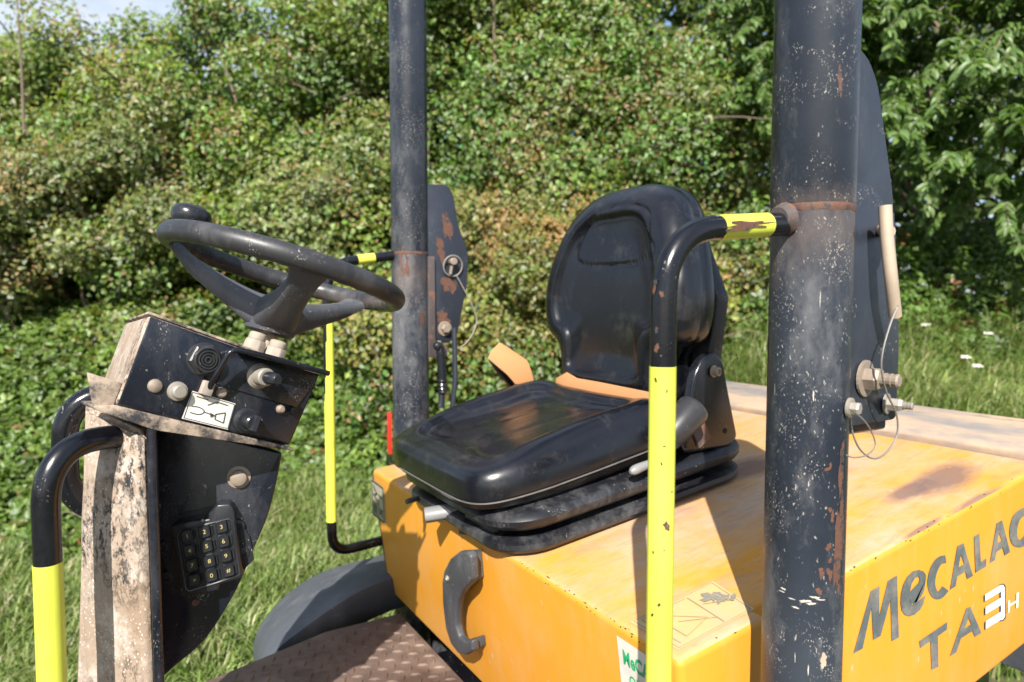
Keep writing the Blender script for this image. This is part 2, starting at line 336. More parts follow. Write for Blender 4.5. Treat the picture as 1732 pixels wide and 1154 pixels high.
def text2d(s, size=1., off=0., shear=0.):
    cu = bpy.data.curves.new('tmp', 'FONT'); cu.body = s; cu.size = size; cu.offset = off; cu.shear = shear; cu.align_x = 'CENTER'; cu.align_y = 'CENTER'; cu.resolution_u = 4
    o = bpy.data.objects.new('tmp', cu); me = bpy.data.meshes.new_from_object(o)
    V = [(v.co.x, v.co.y) for v in me.vertices]; F = [tuple(p.vertices) for p in me.polygons]
    bpy.data.objects.remove(o); bpy.data.curves.remove(cu); bpy.data.meshes.remove(me); return V, F
def ribbon(P, wd):
    P = [np.array(p, float) for p in P]; L, R = [], []
    for i in range(len(P)):
        t = nrm(P[min(i + 1, len(P) - 1)] - P[max(i - 1, 0)]); nn = np.array([-t[1], t[0]]); ww = wd[i] if hasattr(wd, '__len__') else wd
        L.append(P[i] + nn * ww / 2); R.append(P[i] - nn * ww / 2)
    return [tuple(x) for x in L + R[::-1]]
def decal(name, loops, mapf, mat, parent, lift=None):
    V, F = fill2d(loops); return mk(name, [mapf(*v) for v in V], F, mat, parent)
def quad_map(c0, c1, c2, c3):   # unit square -> 3d quad (bilinear): c0=(0,0) c1=(1,0) c2=(1,1) c3=(0,1)
    c0, c1, c2, c3 = map(np.array, (c0, c1, c2, c3))
    return lambda u, v: c0 * (1 - u) * (1 - v) + c1 * u * (1 - v) + c2 * u * v + c3 * (1 - u) * v
def empty(name, loc=(0, 0, 0)):
    o = bpy.data.objects.new(name, None); C.objects.link(o); o.location = loc; o.empty_display_size = .2; return o
def tag(o, label=None, cat=None, group=None, kind=None):
    if label: o['label'] = label
    if cat: o['category'] = cat
    if group: o['group'] = group
    if kind: o['kind'] = kind
    return o

# ================================================================== ground
def vnoise(x, y, z=0., s=1., seed=0):
    x = np.asarray(x, float) / s + seed * 17.3; y = np.asarray(y, float) / s + seed * 5.1; z = np.asarray(z, float) / s + seed * 2.7 + 0 * x
    xi, yi, zi = np.floor(x), np.floor(y), np.floor(z); xf, yf, zf = x - xi, y - yi, z - zi
    u, v, q = xf * xf * (3 - 2 * xf), yf * yf * (3 - 2 * yf), zf * zf * (3 - 2 * zf)
    def h(a, b, c_):
        t = np.sin(a * 127.1 + b * 311.7 + c_ * 74.7) * 43758.5453; return t - np.floor(t)
    def lerp(a, b, t): return a + (b - a) * t
    return lerp(lerp(lerp(h(xi, yi, zi), h(xi + 1, yi, zi), u), lerp(h(xi, yi + 1, zi), h(xi + 1, yi + 1, zi), u), v),
                lerp(lerp(h(xi, yi, zi + 1), h(xi + 1, yi, zi + 1), u), lerp(h(xi, yi + 1, zi + 1), h(xi + 1, yi + 1, zi + 1), u), v), q)
def fbm(x, y, z=0., s=1., o=4, seed=0): return sum(vnoise(x, y, z, s / 2 ** i, seed + i) / 2 ** i for i in range(o)) / sum(1 / 2 ** i for i in range(o))
def sst(a, b, x): t = np.clip((x - a) / (b - a), 0, 1); return t * t * (3 - 2 * t)
def rd2w(r, d): return CAM[0] + r * RT[0] + d * FH[0], CAM[1] + r * RT[1] + d * FH[1]
def w2rd(x, y): dx, dy = x - CAM[0], y - CAM[1]; return dx * RT[0] + dy * RT[1], dx * FH[0] + dy * FH[1]
def gz(x, y):
    r, d = w2rd(x, y); k = sst(.9, 2.1, r)
    left = .55 * sst(4.0, 8.5, d); right = .25 * sst(2.6, 3.4, d) + 1.15 * sst(3.0, 6.6, d)
    return left * (1 - k) + right * k + (fbm(x, y, 0, 1.3, 3, 3) - .5) * .12
gx = np.concatenate([np.array([-1500, -400, -120, -50, -30]), np.linspace(-18, 22, 120), np.array([35, 60, 130, 400, 1500])])
X, Y = np.meshgrid(gx, gx, indexing='ij'); Zg = gz(X, Y); nn = len(gx)
gv = np.stack([X, Y, Zg], -1).reshape(-1, 3); gf = [(i * nn + j, (i + 1) * nn + j, (i + 1) * nn + j + 1, i * nn + j + 1) for i in range(nn - 1) for j in range(nn - 1)]
tag(mk('ground', gv, gf, 'soil', smooth=True), kind='structure')

# ================================================================== foliage
def fast_mesh(name, V, idx, k, col, mat, parent=None):
    me = bpy.data.meshes.new(name); nf = len(idx)
    me.vertices.add(len(V)); me.vertices.foreach_set('co', V.astype(np.float32).ravel())
    me.loops.add(nf * k); me.loops.foreach_set('vertex_index', idx.astype(np.int32).ravel())
    me.polygons.add(nf); me.polygons.foreach_set('loop_start', np.arange(0, nf * k, k, dtype=np.int32))
    me.update(calc_edges=True)
    at = me.color_attributes.new('Col', 'FLOAT_COLOR', 'POINT'); at.data.foreach_set('color', col.astype(np.float32).ravel())
    me.materials.append(M[mat]); o = bpy.data.objects.new(name, me); C.objects.link(o)
    if parent is not None: o.parent = parent
    return o
def un(v): return v / (np.linalg.norm(v, axis=-1, keepdims=True) + 1e-9)
def leaves(name, P, D, Nn, L, W, col, parent, detail=False, fold=.25, curl=.2, mat='leaf'):
    # P base points, D growing direction, Nn face normal; L,W sizes; folded along the midrib
    n = len(P); D = un(D); S = un(np.cross(D, Nn)); U = np.cross(S, D); L = np.broadcast_to(L, (n,))[:, None]; W = np.broadcast_to(W, (n,))[:, None]
    if detail:
        pts = [P, P + D * L * .3 + S * W * .46 + U * W * fold, P + D * L * .72 + S * W * .36 + U * W * fold - U * L * curl * .4,
               P + D * L - U * L * curl, P + D * L * .72 - S * W * .36 + U * W * fold - U * L * curl * .4, P + D * L * .3 - S * W * .46 + U * W * fold, P + D * L * .5 - U * L * curl * .15]
        V = np.stack(pts, 1).reshape(-1, 3); b = np.arange(n)[:, None] * 7
        idx = np.concatenate([b + np.array([[0, 6, 1]]), b + np.array([[1, 6, 2]]), b + np.array([[2, 6, 3]]), b + np.array([[3, 6, 4]]), b + np.array([[4, 6, 5]]), b + np.array([[5, 6, 0]])])
        k = 7
    else:
        pts = [P, P + D * L * .5 + S * W * .5 + U * W * fold, P + D * L - U * L * curl, P + D * L * .5 - S * W * .5 + U * W * fold]
        V = np.stack(pts, 1).reshape(-1, 3); b = np.arange(n)[:, None] * 4
        idx = np.concatenate([b + np.array([[0, 1, 2]]), b + np.array([[0, 2, 3]])]); k = 4
    cc = np.repeat(np.concatenate([col, np.ones((n, 1))], 1), k, axis=0)
    return fast_mesh(name, V, idx, 3, cc, mat, parent)
def rv(n): return un(rng.normal(size=(n, 3)))
VIEW = np.array([-FH[0], -FH[1], .15])
def stems(name, paths, parent, mat='bark', seg=5):
    return mk(name, *join([tube(p, r, seg, cap=False) for p, r in paths]), mat, parent, smooth=True)

def bush(name, label, cat, boughs, nleaf, lsize, cols, tipcol, tipamt, seed, leafdetail=False, group=None, base=(0, 0), stemn=10):
    """boughs: list of (centre(3), radii(3), yaw, tilt)"""
    bx, by = rd2w(*base); root = empty(name, (bx, by, float(gz(bx, by)))); tag(root, label, cat, group); off = np.array([bx, by, float(gz(bx, by))])
    g = np.random.default_rng(seed); P, Nn, Cc = [], [], []; vols = np.array([b[1][0] * b[1][1] + b[1][0] * b[1][2] for b in boughs]); vols = vols / vols.sum()
    tips = []
    for (c, rad, yaw, tilt), f in zip(boughs, vols):
        n = max(int(nleaf * f), 30); u = un(g.normal(size=(n, 3))); rr = g.uniform(0, 1, n) ** .33; rr = np.clip(rr * (.72 + .5 * vnoise(u[:, 0] * 3 + c[0], u[:, 1] * 3 + c[1], u[:, 2] * 3, 1, seed)) + .05, 0, 1.25); sh_ = g.uniform(size=n) < .05; rr = np.where(sh_, rr * g.uniform(1.0, 1.5, n), rr)
        cy, sy, ct, st = math.cos(yaw), math.sin(yaw), math.cos(tilt), math.sin(tilt)
        R = np.array([[cy, -sy, 0], [sy, cy, 0], [0, 0, 1]]) @ np.array([[ct, 0, -st], [0, 1, 0], [st, 0, ct]])
        p = (u * rr[:, None] * np.array(rad)) @ R.T + c; nr = (u / np.array(rad)) @ R.T
        P.append(p); Nn.append(un(.9 * un(nr) + .5 * g.normal(size=(n, 3)) + np.array([-.45, -.55, .75])))
        base_c = np.array(cols[g.integers(len(cols))]) * g.uniform(.8, 1.25); cc = base_c[None] * g.uniform(.65, 1.4, (n, 1)) * (1 + .12 * g.normal(size=(n, 3)))
        isT = (rr > .68) & (g.uniform(size=n) < tipamt * 2.6 * sst(.45, .72, fbm(p[:, 0], p[:, 1], p[:, 2], .42, 2, seed + 9)) * (.35 + .65 * (u[:, 2] > -.2)))
        pl_ = g.uniform(size=n) < .035; cc[pl_] = np.array((.22, .26, .17)) * g.uniform(.7, 1.3, (pl_.sum(), 1))  # scattered pale leaves: grey undersides, with glints put into the leaf colour
        cc[isT] = np.array(tipcol) * g.uniform(.7, 1.3, (isT.sum(), 1)); Cc.append(np.clip(cc, .004, .9)); tips.append(isT)
    P = np.concatenate(P); Nn = np.concatenate(Nn); Cc = np.concatenate(Cc); tips = np.concatenate(tips)
    zmin = gz(P[:, 0], P[:, 1]); ok = P[:, 2] > zmin + .05; P, Nn, Cc, tips = P[ok], Nn[ok], Cc[ok], tips[ok]
    n = len(P); D = un(np.cross(Nn, rv(n)) + np.array([0, 0, -.15]))
    L = lsize * g.uniform(.5, 1.45, n) * np.where(tips, .7, 1)
    leaves('foliage', P - off, D, Nn, L, L * (.55 if leafdetail else .8), Cc, root, leafdetail)
    pa = []
    for i in range(stemn):
        b = boughs[g.integers(len(boughs))]; s0 = off + np.array([*(g.normal(size=2) * .35), -.05]); e0 = np.array(b[0]) + g.normal(size=3) * .15
        mid = s0 * .5 + e0 * .5 + g.normal(size=3) * .2 + np.array([0, 0, .3]); q = spline([s0 - off, mid - off, e0 - off, e0 - off + g.normal(size=3) * .25 + np.array([-FH[0] * .35, -FH[1] * .35, .1])], 5)
        pa.append((q, np.linspace(.028, .004, len(q))))
    for i in range(stemn * 2):
        b = boughs[g.integers(len(boughs))]; s0 = np.array(b[0]) - off; dr = un(g.normal(size=3) + np.array([-FH[0], -FH[1], .5]))
        q = spline([s0, s0 + dr * .3, s0 + dr * .62 + g.normal(size=3) * .06], 4); pa.append((q, np.linspace(.008, .003, len(q))))
    stems('branches', pa, root); return root

def boughs_for(r0, r1, d_of, z0, z1, n, seed, ztop=None, big=1.):
    g = np.random.default_rng(seed); B = []
    for i in range(n):
        r = g.uniform(r0, r1); zt = ztop(r) if ztop else z1; z = z0 + (zt - z0) * g.uniform(0, 1) ** .9
        d = d_of(r, z) + g.normal() * .28; x, y = rd2w(r, d)
        if vnoise(r, z, 0, .62, seed) < .36 and big == 1.: continue
        s = big * g.uniform(.55, 1.4); B.append(((x, y, z), (.48 * s, .34 * s, .29 * s), -YAW + g.choice([0, PI]) + g.normal() * .5 + PI * .5 * (g.uniform() < .3), g.uniform(-.9, .6)))
    return B
G1 = [(.145, .195, .036), (.11, .165, .032), (.175, .21, .06), (.11, .18, .042)]
GB = [(.11, .18, .034), (.15, .21, .045), (.10, .165, .032)]
TIP = (.27, .175, .075)
# hedge face distance (metres from the camera's foot): leans back with height
def dface(r, z): return 6.6 + .05 * (r + 2) ** 2 * (r < -2) + .16 * max(z - 1.6, 0) ** 1.3 - .10 * max(r - 1, 0) - .55 * sst(2.2, .9, z) * (1 - sst(.6, .0, abs(r)) * 0)
LEAFB = 1.3
specs = [(-8.2, -5.6, 4.25, 'hawthorn bush at the far left with sky above its ragged top', 11),
         (-5.8, -3.6, 4.5, 'sprawling hawthorn bush behind the steering wheel, sky between its top twigs', 12),
         (-3.8, -1.8, 5.2, 'hawthorn bush with rust tinged tips left of the far rollbar post', 13),
         (-2.0, .2, 5.4, 'tall dark hawthorn bush rising between the two rollbar posts', 14),
         (.0, 2.6, 5.6, 'hawthorn bush with orange brown tips behind the seat back', 15)]
for (r0, r1, zt, lab, sd_) in specs:
    top = (lambda r, zt=zt, s=sd_: zt + .9 * (float(vnoise(r, 0, 0, .7, s)) - .5))
    B = boughs_for(r0, r1, dface, .9, zt, int((r1 - r0) * 54), sd_, top)
    bush('hawthorn_bush', lab, 'bush', B, int((r1 - r0) * 30000), .050, G1, TIP, .26 if sd_ != 14 else .16, sd_, base=((r0 + r1) / 2, 7.6), group=None)
# low boughs spilling forward, orange tipped, in front of the dark gap
def dlow(r, z): return 5.9 + .35 * (z - 1.2)
B = [b for b in boughs_for(-1.1, 2.4, dlow, 1.2, 2.9, 54, 31, lambda r: 2.95 - .50 * abs(r - .35))]
bush('hawthorn_bush', 'low spreading hawthorn bush thick with orange tips directly behind the seat', 'bush', B, 80000, .044, [(.18, .19, .045), (.165, .17, .05)], (.33, .205, .075), .5, 31, base=(.6, 6.6))
B = [b for b in boughs_for(-5.5, -1.7, lambda r, z: 6.0 + .3 * (z - 1.2), 1.9, 3.2, 50, 32, lambda r: 3.1 + .12 * r * 0)]
bush('hawthorn_bush', 'grey green hawthorn bush with drooping boughs above the steering wheel', 'bush', B, 76000, .046, [(.18, .20, .07), (.15, .18, .055)], (.27, .19, .08), .28, 32, base=(-3.5, 6.9))
# far dense mass behind the hedge so that only the top shows sky; inner shade put into its dark leaf colour
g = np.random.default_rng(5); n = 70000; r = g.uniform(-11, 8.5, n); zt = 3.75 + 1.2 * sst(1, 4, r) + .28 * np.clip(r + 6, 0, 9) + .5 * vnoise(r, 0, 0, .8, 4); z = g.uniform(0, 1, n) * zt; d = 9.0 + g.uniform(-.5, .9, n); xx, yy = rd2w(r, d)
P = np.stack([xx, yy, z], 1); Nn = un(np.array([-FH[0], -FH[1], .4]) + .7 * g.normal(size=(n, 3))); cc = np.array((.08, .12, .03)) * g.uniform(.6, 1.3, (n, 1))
tag(leaves('hedge_growth', P, np.cross(Nn, rv(n)), Nn, .16, .13, cc, None), 'dense leaf growth filling the back of the hedge, coloured dark for its inner shade', 'hedge', kind='stuff')

# bramble bank: trifoliate leaves over a rolling height field
def bramble(name, label, r0, r1, n, seed, hfun, dr, size=.062, cols=GB):
    g = np.random.default_rng(seed); r = g.uniform(r0, r1, n); d = g.uniform(*dr, n); x, y = rd2w(r, d)
    h = hfun(r, d) + .22 * (fbm(x, y, 0, .8, 3, seed) - .5) * 2 * np.clip(hfun(r, d) * 3, 0, 1); ok = h > .04; r, d, x, y, h = r[ok], d[ok], x[ok], y[ok], h[ok]
    n = len(x); dep = g.uniform(0, 1, n) ** 1.6 * np.minimum(h, .35); z = gz(x, y) + h - dep
    bx, by = rd2w((r0 + r1) / 2, dr[1] - .6); bz = float(gz(bx, by)); root = empty(name, (bx, by, bz)); tag(root, label, 'bramble'); off = np.array([bx, by, bz])
    P = np.stack([x, y, z], 1); Nn = un(np.array([-FH[0] * .55, -FH[1] * .55, 1.0]) + .55 * g.normal(size=(n, 3))); D0 = un(np.cross(Nn, rv(n)))
    PP, DD, NN, LL = [], [], [], []
    for a, sc in ((0, 1), (1.25, .82), (-1.25, .82)):
        S = np.cross(D0, Nn); D = D0 * math.cos(a) + S * math.sin(a); PP.append(P + D * .008); DD.append(D); NN.append(un(Nn + .2 * g.normal(size=(n, 3)))); LL.append(size * sc * np.ones(n))
    rs = g.uniform(.7, 1.3, n); cb = np.array(cols)[g.integers(len(cols), size=n)] * g.uniform(.6, 1.45, (n, 1)) * (.75 + .5 * vnoise(x, y, 0, .5, seed)[:, None])
    pale = g.uniform(size=n) < .035; cb[pale] = np.array((.22, .28, .17)) * g.uniform(.8, 1.3, (pale.sum(), 1))  # pale leaflets for undersides and glints, set by colour
    brn = g.uniform(size=n) < .02; cb[brn] = (.2, .1, .04)
    leaves('foliage', np.concatenate(PP) - off, np.concatenate(DD), np.concatenate(NN), np.concatenate(LL) * np.tile(rs, 3), np.concatenate(LL) * np.tile(rs, 3) * .72, np.tile(cb, (3, 1)), root, True)
    pa = []
    for i in range(int((r1 - r0) * 7)):
        k = g.integers(n); s0 = P[k] - off; a = g.uniform(0, 2 * PI); q = spline([s0 + np.array([0, 0, -.15]), s0 + np.array([math.cos(a) * .3, math.sin(a) * .3, .06]), s0 + np.array([math.cos(a) * .8, math.sin(a) * .8, -.1])], 5)
        pa.append((q, np.linspace(.006, .0025, len(q))))
    tag(stems('canes', pa, root), kind='stuff'); return root
hl = lambda r, d: 1.35 * sst(3.45 + 1.15 * sst(-2.9, -1.7, r), 6.9, d) * (1 - .25 * sst(6.5, 7.5, d))
hc = lambda r, d: .95 * sst(5.1, 6.3, d)
hr = lambda r, d: .85 * sst(5.0, 6.6, d) + .16 * sst(3.6, 4.4, d) * vnoise(r, d, 0, .5, 4)
bramble('bramble_bank', 'bright green bramble bank at the left behind the control console', -6.5, -3.0, 19000, 41, hl, (3.5, 7.6))
bramble('bramble_bank', 'bramble bank between the console and the far rollbar post', -3.1, -.8, 13000, 42, hl, (3.7, 7.4))
bramble('bramble_bank', 'bramble bank showing between the far post and the seat back', -.9, 1.3, 8500, 43, hc, (4.8, 6.9))
bramble('bramble_bank', 'low bramble and nettle bank at the right below the broadleaf tree', 1.4, 6.8, 19000, 44, hr, (3.8, 7.8), .055, [(.10, .165, .035), (.085, .15, .03)])

# broadleaf tree on the right: drooping sprays of long leaves
def cherry():
    bx, by = rd2w(4.6, 7.4); bz = float(gz(bx, by)); root = empty('broadleaf_tree', (bx, by, bz)); off = np.array([bx, by, bz])
    tag(root, 'broadleaf tree with long drooping leaves at the right edge behind the near rollbar post', 'tree')
    g = np.random.default_rng(77); P, D, Nn, pa = [], [], [], []
    tr = [np.array([0, 0, -.1]), np.array([.1, 0, 1.2]), np.array([-.1, .1, 2.6]), np.array([.1, 0, 4.2])]; pa.append((spline(tr, 5), np.linspace(.09, .03, 16)))
    for i in range(520):
        r = g.uniform(2.3, 5.6); z = g.uniform(2.35, 5.2) + (.6 if r < 3.0 else 0); d = 5.0 + .33 * (z - 2.2) + g.uniform(-.35, 1.1) + (.55 if r < 3 else 0)
        if z < 2.6 and g.uniform() < .5: continue
        x, y = rd2w(r, d); s = np.array([x, y, z]) - off; a = PI + YAW * 0 + g.normal() * .7; dirr = un(np.array([-RT[0] * g.uniform(.2, 1) - FH[0] * .7, -RT[1] * g.uniform(.2, 1) - FH[1] * .7, g.uniform(-.2, .35)]) + .35 * g.normal(size=3))
        ln = g.uniform(.45, .8); q = spline([s, s + dirr * ln * .5 + np.array([0, 0, .05]), s + dirr * ln - np.array([0, 0, .12])], 8); pa.append((q, np.linspace(.007, .002, len(q))))
        for j in range(2, len(q)):
            for sd2 in (-1, 1):
                for rep in range(3):
                    t = nrm(q[min(j + 1, len(q) - 1)] - q[j - 1]); side = nrm(np.cross(t, [0, 0, 1])) * sd2
                    P.append(q[j] + g.normal(size=3) * .012); D.append(nrm(t * .55 + side * .8 + np.array([0, 0, -.55]) + .3 * g.normal(size=3))); Nn.append(nrm(np.array([-FH[0] * .3, -FH[1] * .3, 1]) + .4 * g.normal(size=3)))
    for i in range(14):
        e = np.array([*rd2w(g.uniform(2.6, 5), g.uniform(5.6, 6.8)), g.uniform(2.6, 4.6)]) - off; pa.append((spline([np.array([0, 0, g.uniform(.2, 1.5)]), e * .5 + g.normal(size=3) * .15 + np.array([0, 0, .3]), e], 6), np.linspace(.03, .006, 13)))
    P, D, Nn = map(np.array, (P, D, Nn)); n = len(P); L = .088 * g.uniform(.7, 1.3, n)
    col = np.array([(.10, .175, .04), (.08, .145, .035), (.125, .19, .05)])[g.integers(3, size=n)] * g.uniform(.7, 1.35, (n, 1))
    leaves('crown', P, D, Nn, L, L * .42, col, root, True, .12, .22); stems('trunk', pa, root, seg=6)
cherry()

# grass
def grass(name, label, regions, seed):
    g = np.random.default_rng(seed); Ps, Hs, Cs = [], [], []
    for (r0, r1, d0, d1, n, h0, h1) in regions:
        r = g.uniform(r0, r1, n); d = g.uniform(d0, d1, n); x, y = rd2w(r, d); ok = vnoise(x, y, 0, .12, 3) > .25; x, y, r, d = x[ok], y[ok], r[ok], d[ok]
        Ps.append(np.stack([x, y, gz(x, y)], 1)); Hs.append(g.uniform(h0, h1, len(x)) * (.5 + vnoise(x, y, 0, .45, 7)))
    P = np.concatenate(Ps); H = np.concatenate(Hs); n = len(P); a = g.uniform(0, 2 * PI, n); lean = g.uniform(.2, 1.25, n)
    dr = np.stack([np.cos(a), np.sin(a), np.zeros(n)], 1); sd3 = np.stack([-np.sin(a + .5), np.cos(a + .5), np.zeros(n)], 1); wd = g.uniform(.0025, .006, n)[:, None]
    up = np.array([0, 0, 1.])[None]; Hc = H[:, None]; le = lean[:, None]
    p1 = P + up * Hc * .45 + dr * Hc * le * .15; p2 = P + up * Hc * .8 + dr * Hc * le * .5; p3 = P + up * Hc * (.95 - .35 * le) + dr * Hc * le * .95
    V = np.stack([P - sd3 * wd, P + sd3 * wd, p1 - sd3 * wd, p1 + sd3 * wd, p2 - sd3 * wd * .7, p2 + sd3 * wd * .7, p3], 1).reshape(-1, 3); b = np.arange(n)[:, None] * 7
    idx = np.concatenate([b + np.array([[q]]).reshape(1, -1) for q in ([0, 1, 3], [0, 3, 2], [2, 3, 5], [2, 5, 4], [4, 5, 6])])
    cols = np.array([(.19, .26, .07), (.24, .29, .10), (.14, .21, .05), (.42, .39, .22)])[g.choice(4, size=n, p=[.38, .3, .2, .12])] * g.uniform(.65, 1.3, (n, 1))
    cc = np.repeat(np.concatenate([cols, np.ones((n, 1))], 1), 7, axis=0)
    tag(fast_mesh(name, V, idx, 3, cc, 'grass'), label, 'grass', kind='stuff')
grass('grass', 'long unmown grass on the verge around the machine', [(-4.6, 1.0, 2.3, 5.4, 70000, .12, .3), (-5, .5, 5.2, 6.6, 14000, .15, .35), (.8, 6.8, 2.8, 6.6, 90000, .15, .42), (-5, 4, .6, 2.4, 14000, .08, .2)], 9)

# a few white umbels in the grass at the right
def flower(r, d, h, sz, label):
    x, y = rd2w(r, d); z = float(gz(x, y)); root = empty('wild_flower', (x, y, z)); tag(root, label, 'flower', 'white wild flowers in the grass')
    g = np.random.default_rng(int(r * 100)); mk('stem', *tube(spline([(0, 0, 0), (.02, .01, h * .6), (0, .03, h)], 4), .0025, 5), 'stemgreen', root)
    cs = [lathe((math.cos(k * 2.4) * sz * math.sqrt(k / 14), math.sin(k * 2.4) * sz * math.sqrt(k / 14) + .03, h + .01 * g.uniform(0, 1)), (g.normal() * .3, g.normal() * .3, 1), [(0, sz * .1), (.006, sz * .24), (.012, sz * .12)], 7) for k in range(14)]
    mk('flower_head', *join(cs), 'whiteletter', root, smooth=True)
for (px, py, d, lab) in ((1572, 552, 6.3, 'white wild flower highest up, beside the pin handle of the near rollbar post'), (1640, 607, 5.6, 'white wild flower nearer the hood than the one beside the pin handle'), (1660, 622, 5.5, 'white wild flower lowest and furthest right in the grass'), (1678, 567, 6.2, 'white wild flower at the right under the bramble bank')):
    d = next((q for q in np.linspace(3.0, 9, 200) if (CAM + ray(px, py) * q)[2] - gz(*(CAM + ray(px, py) * q)[:2]) < .42), d); p = CAM + ray(px, py) * d; r_, d_ = w2rd(p[0], p[1]); flower(r_, d_, max(float(p[2] - gz(p[0], p[1])), .15), .035, lab)

# ================================================================== the site dumper
D = empty('site_dumper'); tag(D, 'worn yellow site dumper with black suspension seat, steering console and folding rollbar', 'dumper')
# ---------- engine hood
def hoodplan():
    p = [(0, -.565), (.172, -.565), (.172, -.53), (.225, -.53), (.225, -.565), (1.045, -.565), (1.045, .60), (0, .625)]
    return p
pp = hoodplan()
hood_o = mk('engine_hood', *prism([hd(u, v, -.36) for u, v in pp], HW * .36), 'yellow', D, bevel=.012, bseg=4)
hood_o.data.materials.append(M['yellowtop'])
for f in hood_o.data.polygons:
    if np.dot(np.array(f.normal), HW) > .8: f.material_index = 1
# far side post flange strip seen at the front corner
mk('corner_strip', *prism([hd(.004, .628, -.36), hd(.004, .640, -.36), hd(.004, .640, -.02), hd(.004, .628, -.02)], HU * .05), 'rusty', hood_o, bevel=.003)
mk('rear_strip', *prism([hd(1.05, -.70, -.03), hd(1.05, -.70, .012), hd(1.09, -.70, .026), hd(1.27, -.70, .024), hd(1.30, -.70, -.01), hd(1.30, -.70, -.03)], HV * 1.36), 'strip', hood_o, bevel=.006, bseg=3)
mk('rear_body', *prism([hd(1.05, -.56, -.5), hd(1.05, -.56, -.035), hd(1.29, -.56, -.035), hd(1.29, -.56, -.5)], HV * 1.12), 'fender', D, bevel=.01)
# grime patches lying on the hood paint
def blob(cu, cv, ru, rvv, rot, n=30, seed=0, amp=.35):
    g = np.random.default_rng(seed); out = []; f1, f2, f3 = g.uniform(0, 6.28, 3)
    for i in range(n):
        a = 2 * PI * i / n; k = 1 + amp * (.35 * math.sin(2 * a + f1) + .22 * math.sin(5 * a + f2) + .13 * math.sin(9 * a + f3) + .3 * (g.uniform() - .5)); x, y = math.cos(a) * ru * k, math.sin(a) * rvv * k
        out.append((cu + x * math.cos(rot) - y * math.sin(rot), cv + x * math.sin(rot) + y * math.cos(rot)))
    return out
SIDE = -.5665
def pS(cx, cy, off=0): return pY(1400 + cx / 2.786, 740 + cy / 2.786, SIDE - off)
def smooth2(P, k=5): return [tuple(q) for q in spline(P, k)]
def ltr(loops, mat='letter', name='letter', off=.0): return decal(name, loops, lambda a, b: pS(a, b, off), mat, hood_o)
ltr([[(122, 1018), (205, 722), (245, 700), (243, 845), (285, 675), (327, 650), (336, 943), (302, 960), (296, 765), (250, 935), (215, 955), (207, 800), (165, 995)]])
ltr([[(400, 792), (463, 668), (464, 648), (452, 632), (430, 624), (402, 630), (376, 655), (357, 692), (346, 735), (343, 780), (349, 815), (364, 836), (385, 843), (412, 834), (436, 812), (452, 782), (460, 745), (455, 722), (440, 752), (420, 775), (400, 782), (388, 770), (384, 752)], [(388, 728), (396, 690), (412, 662), (428, 655), (434, 666), (430, 682)]])
ltr([ribbon(smooth2([(557, 573), (530, 580), (507, 610), (492, 655), (490, 700), (505, 738), (530, 742), (556, 712)]), [36 - 0 * i for i in range(36)])])
ltr([[(577, 718), (612, 512), (640, 498), (685, 652), (658, 668), (650, 632), (612, 655), (603, 702)], [(617, 612), (628, 552), (644, 596)]])
ltr([[(690, 467), (715, 453), (722, 588), (748, 570), (747, 608), (697, 638)]])
ltr([[(765, 592), (797, 405), (822, 390), (860, 540), (835, 557), (825, 520), (796, 540), (788, 578)], [(800, 497), (808, 448), (822, 486)]])
ltr([ribbon(smooth2([(957, 345), (925, 350), (893, 375), (878, 420), (876, 460), (888, 495), (920, 495), (957, 455)]), 36)])
ltr([[(433, 960), (563, 870), (563, 905), (520, 937), (522, 1080), (490, 1096), (485, 960), (437, 993)]])
ltr([[(577, 1032), (655, 804), (672, 798), (725, 922), (695, 940), (682, 912), (628, 948), (607, 1012)], [(645, 902), (664, 850), (677, 880)]])
def grow(L, k=5): c = np.mean(np.array(L, float), 0); return [tuple(np.array(p) + np.sign(np.array(p) - c) * k) for p in L]
for q in ([(742, 740), (815, 696), (815, 726), (742, 771)], [(744, 800), (815, 756), (815, 789), (744, 834)], [(745, 866), (815, 822), (815, 858), (745, 903)], [(817, 697), (826, 694), (834, 706), (835, 845), (826, 858), (817, 862)]): ltr([grow(q)], 'ink', 'letter_edge', .0004)
for q in ([(742, 740), (818, 694), (818, 726), (742, 771)], [(744, 800), (818, 754), (818, 789), (744, 834)], [(745, 866), (818, 820), (818, 858), (745, 903)]): ltr([q], 'whiteletter', 'letter_bar', .001)
ltr([[(817, 697), (826, 694), (834, 706), (835, 845), (826, 858), (817, 862)]], 'whiteletter', 'letter_bar', .001)
ltr([[(849, 772), (859, 766), (858, 786), (889, 768), (890, 735), (901, 728), (898, 800), (888, 806), (889, 778), (858, 797), (857, 823), (849, 828)]], 'whiteletter', 'letter', .001)
# dark scuffed band under the top edge
def ptop(cx, cy, off): return pH(1400 + cx / 2.786, 740 + cy / 2.786, off)

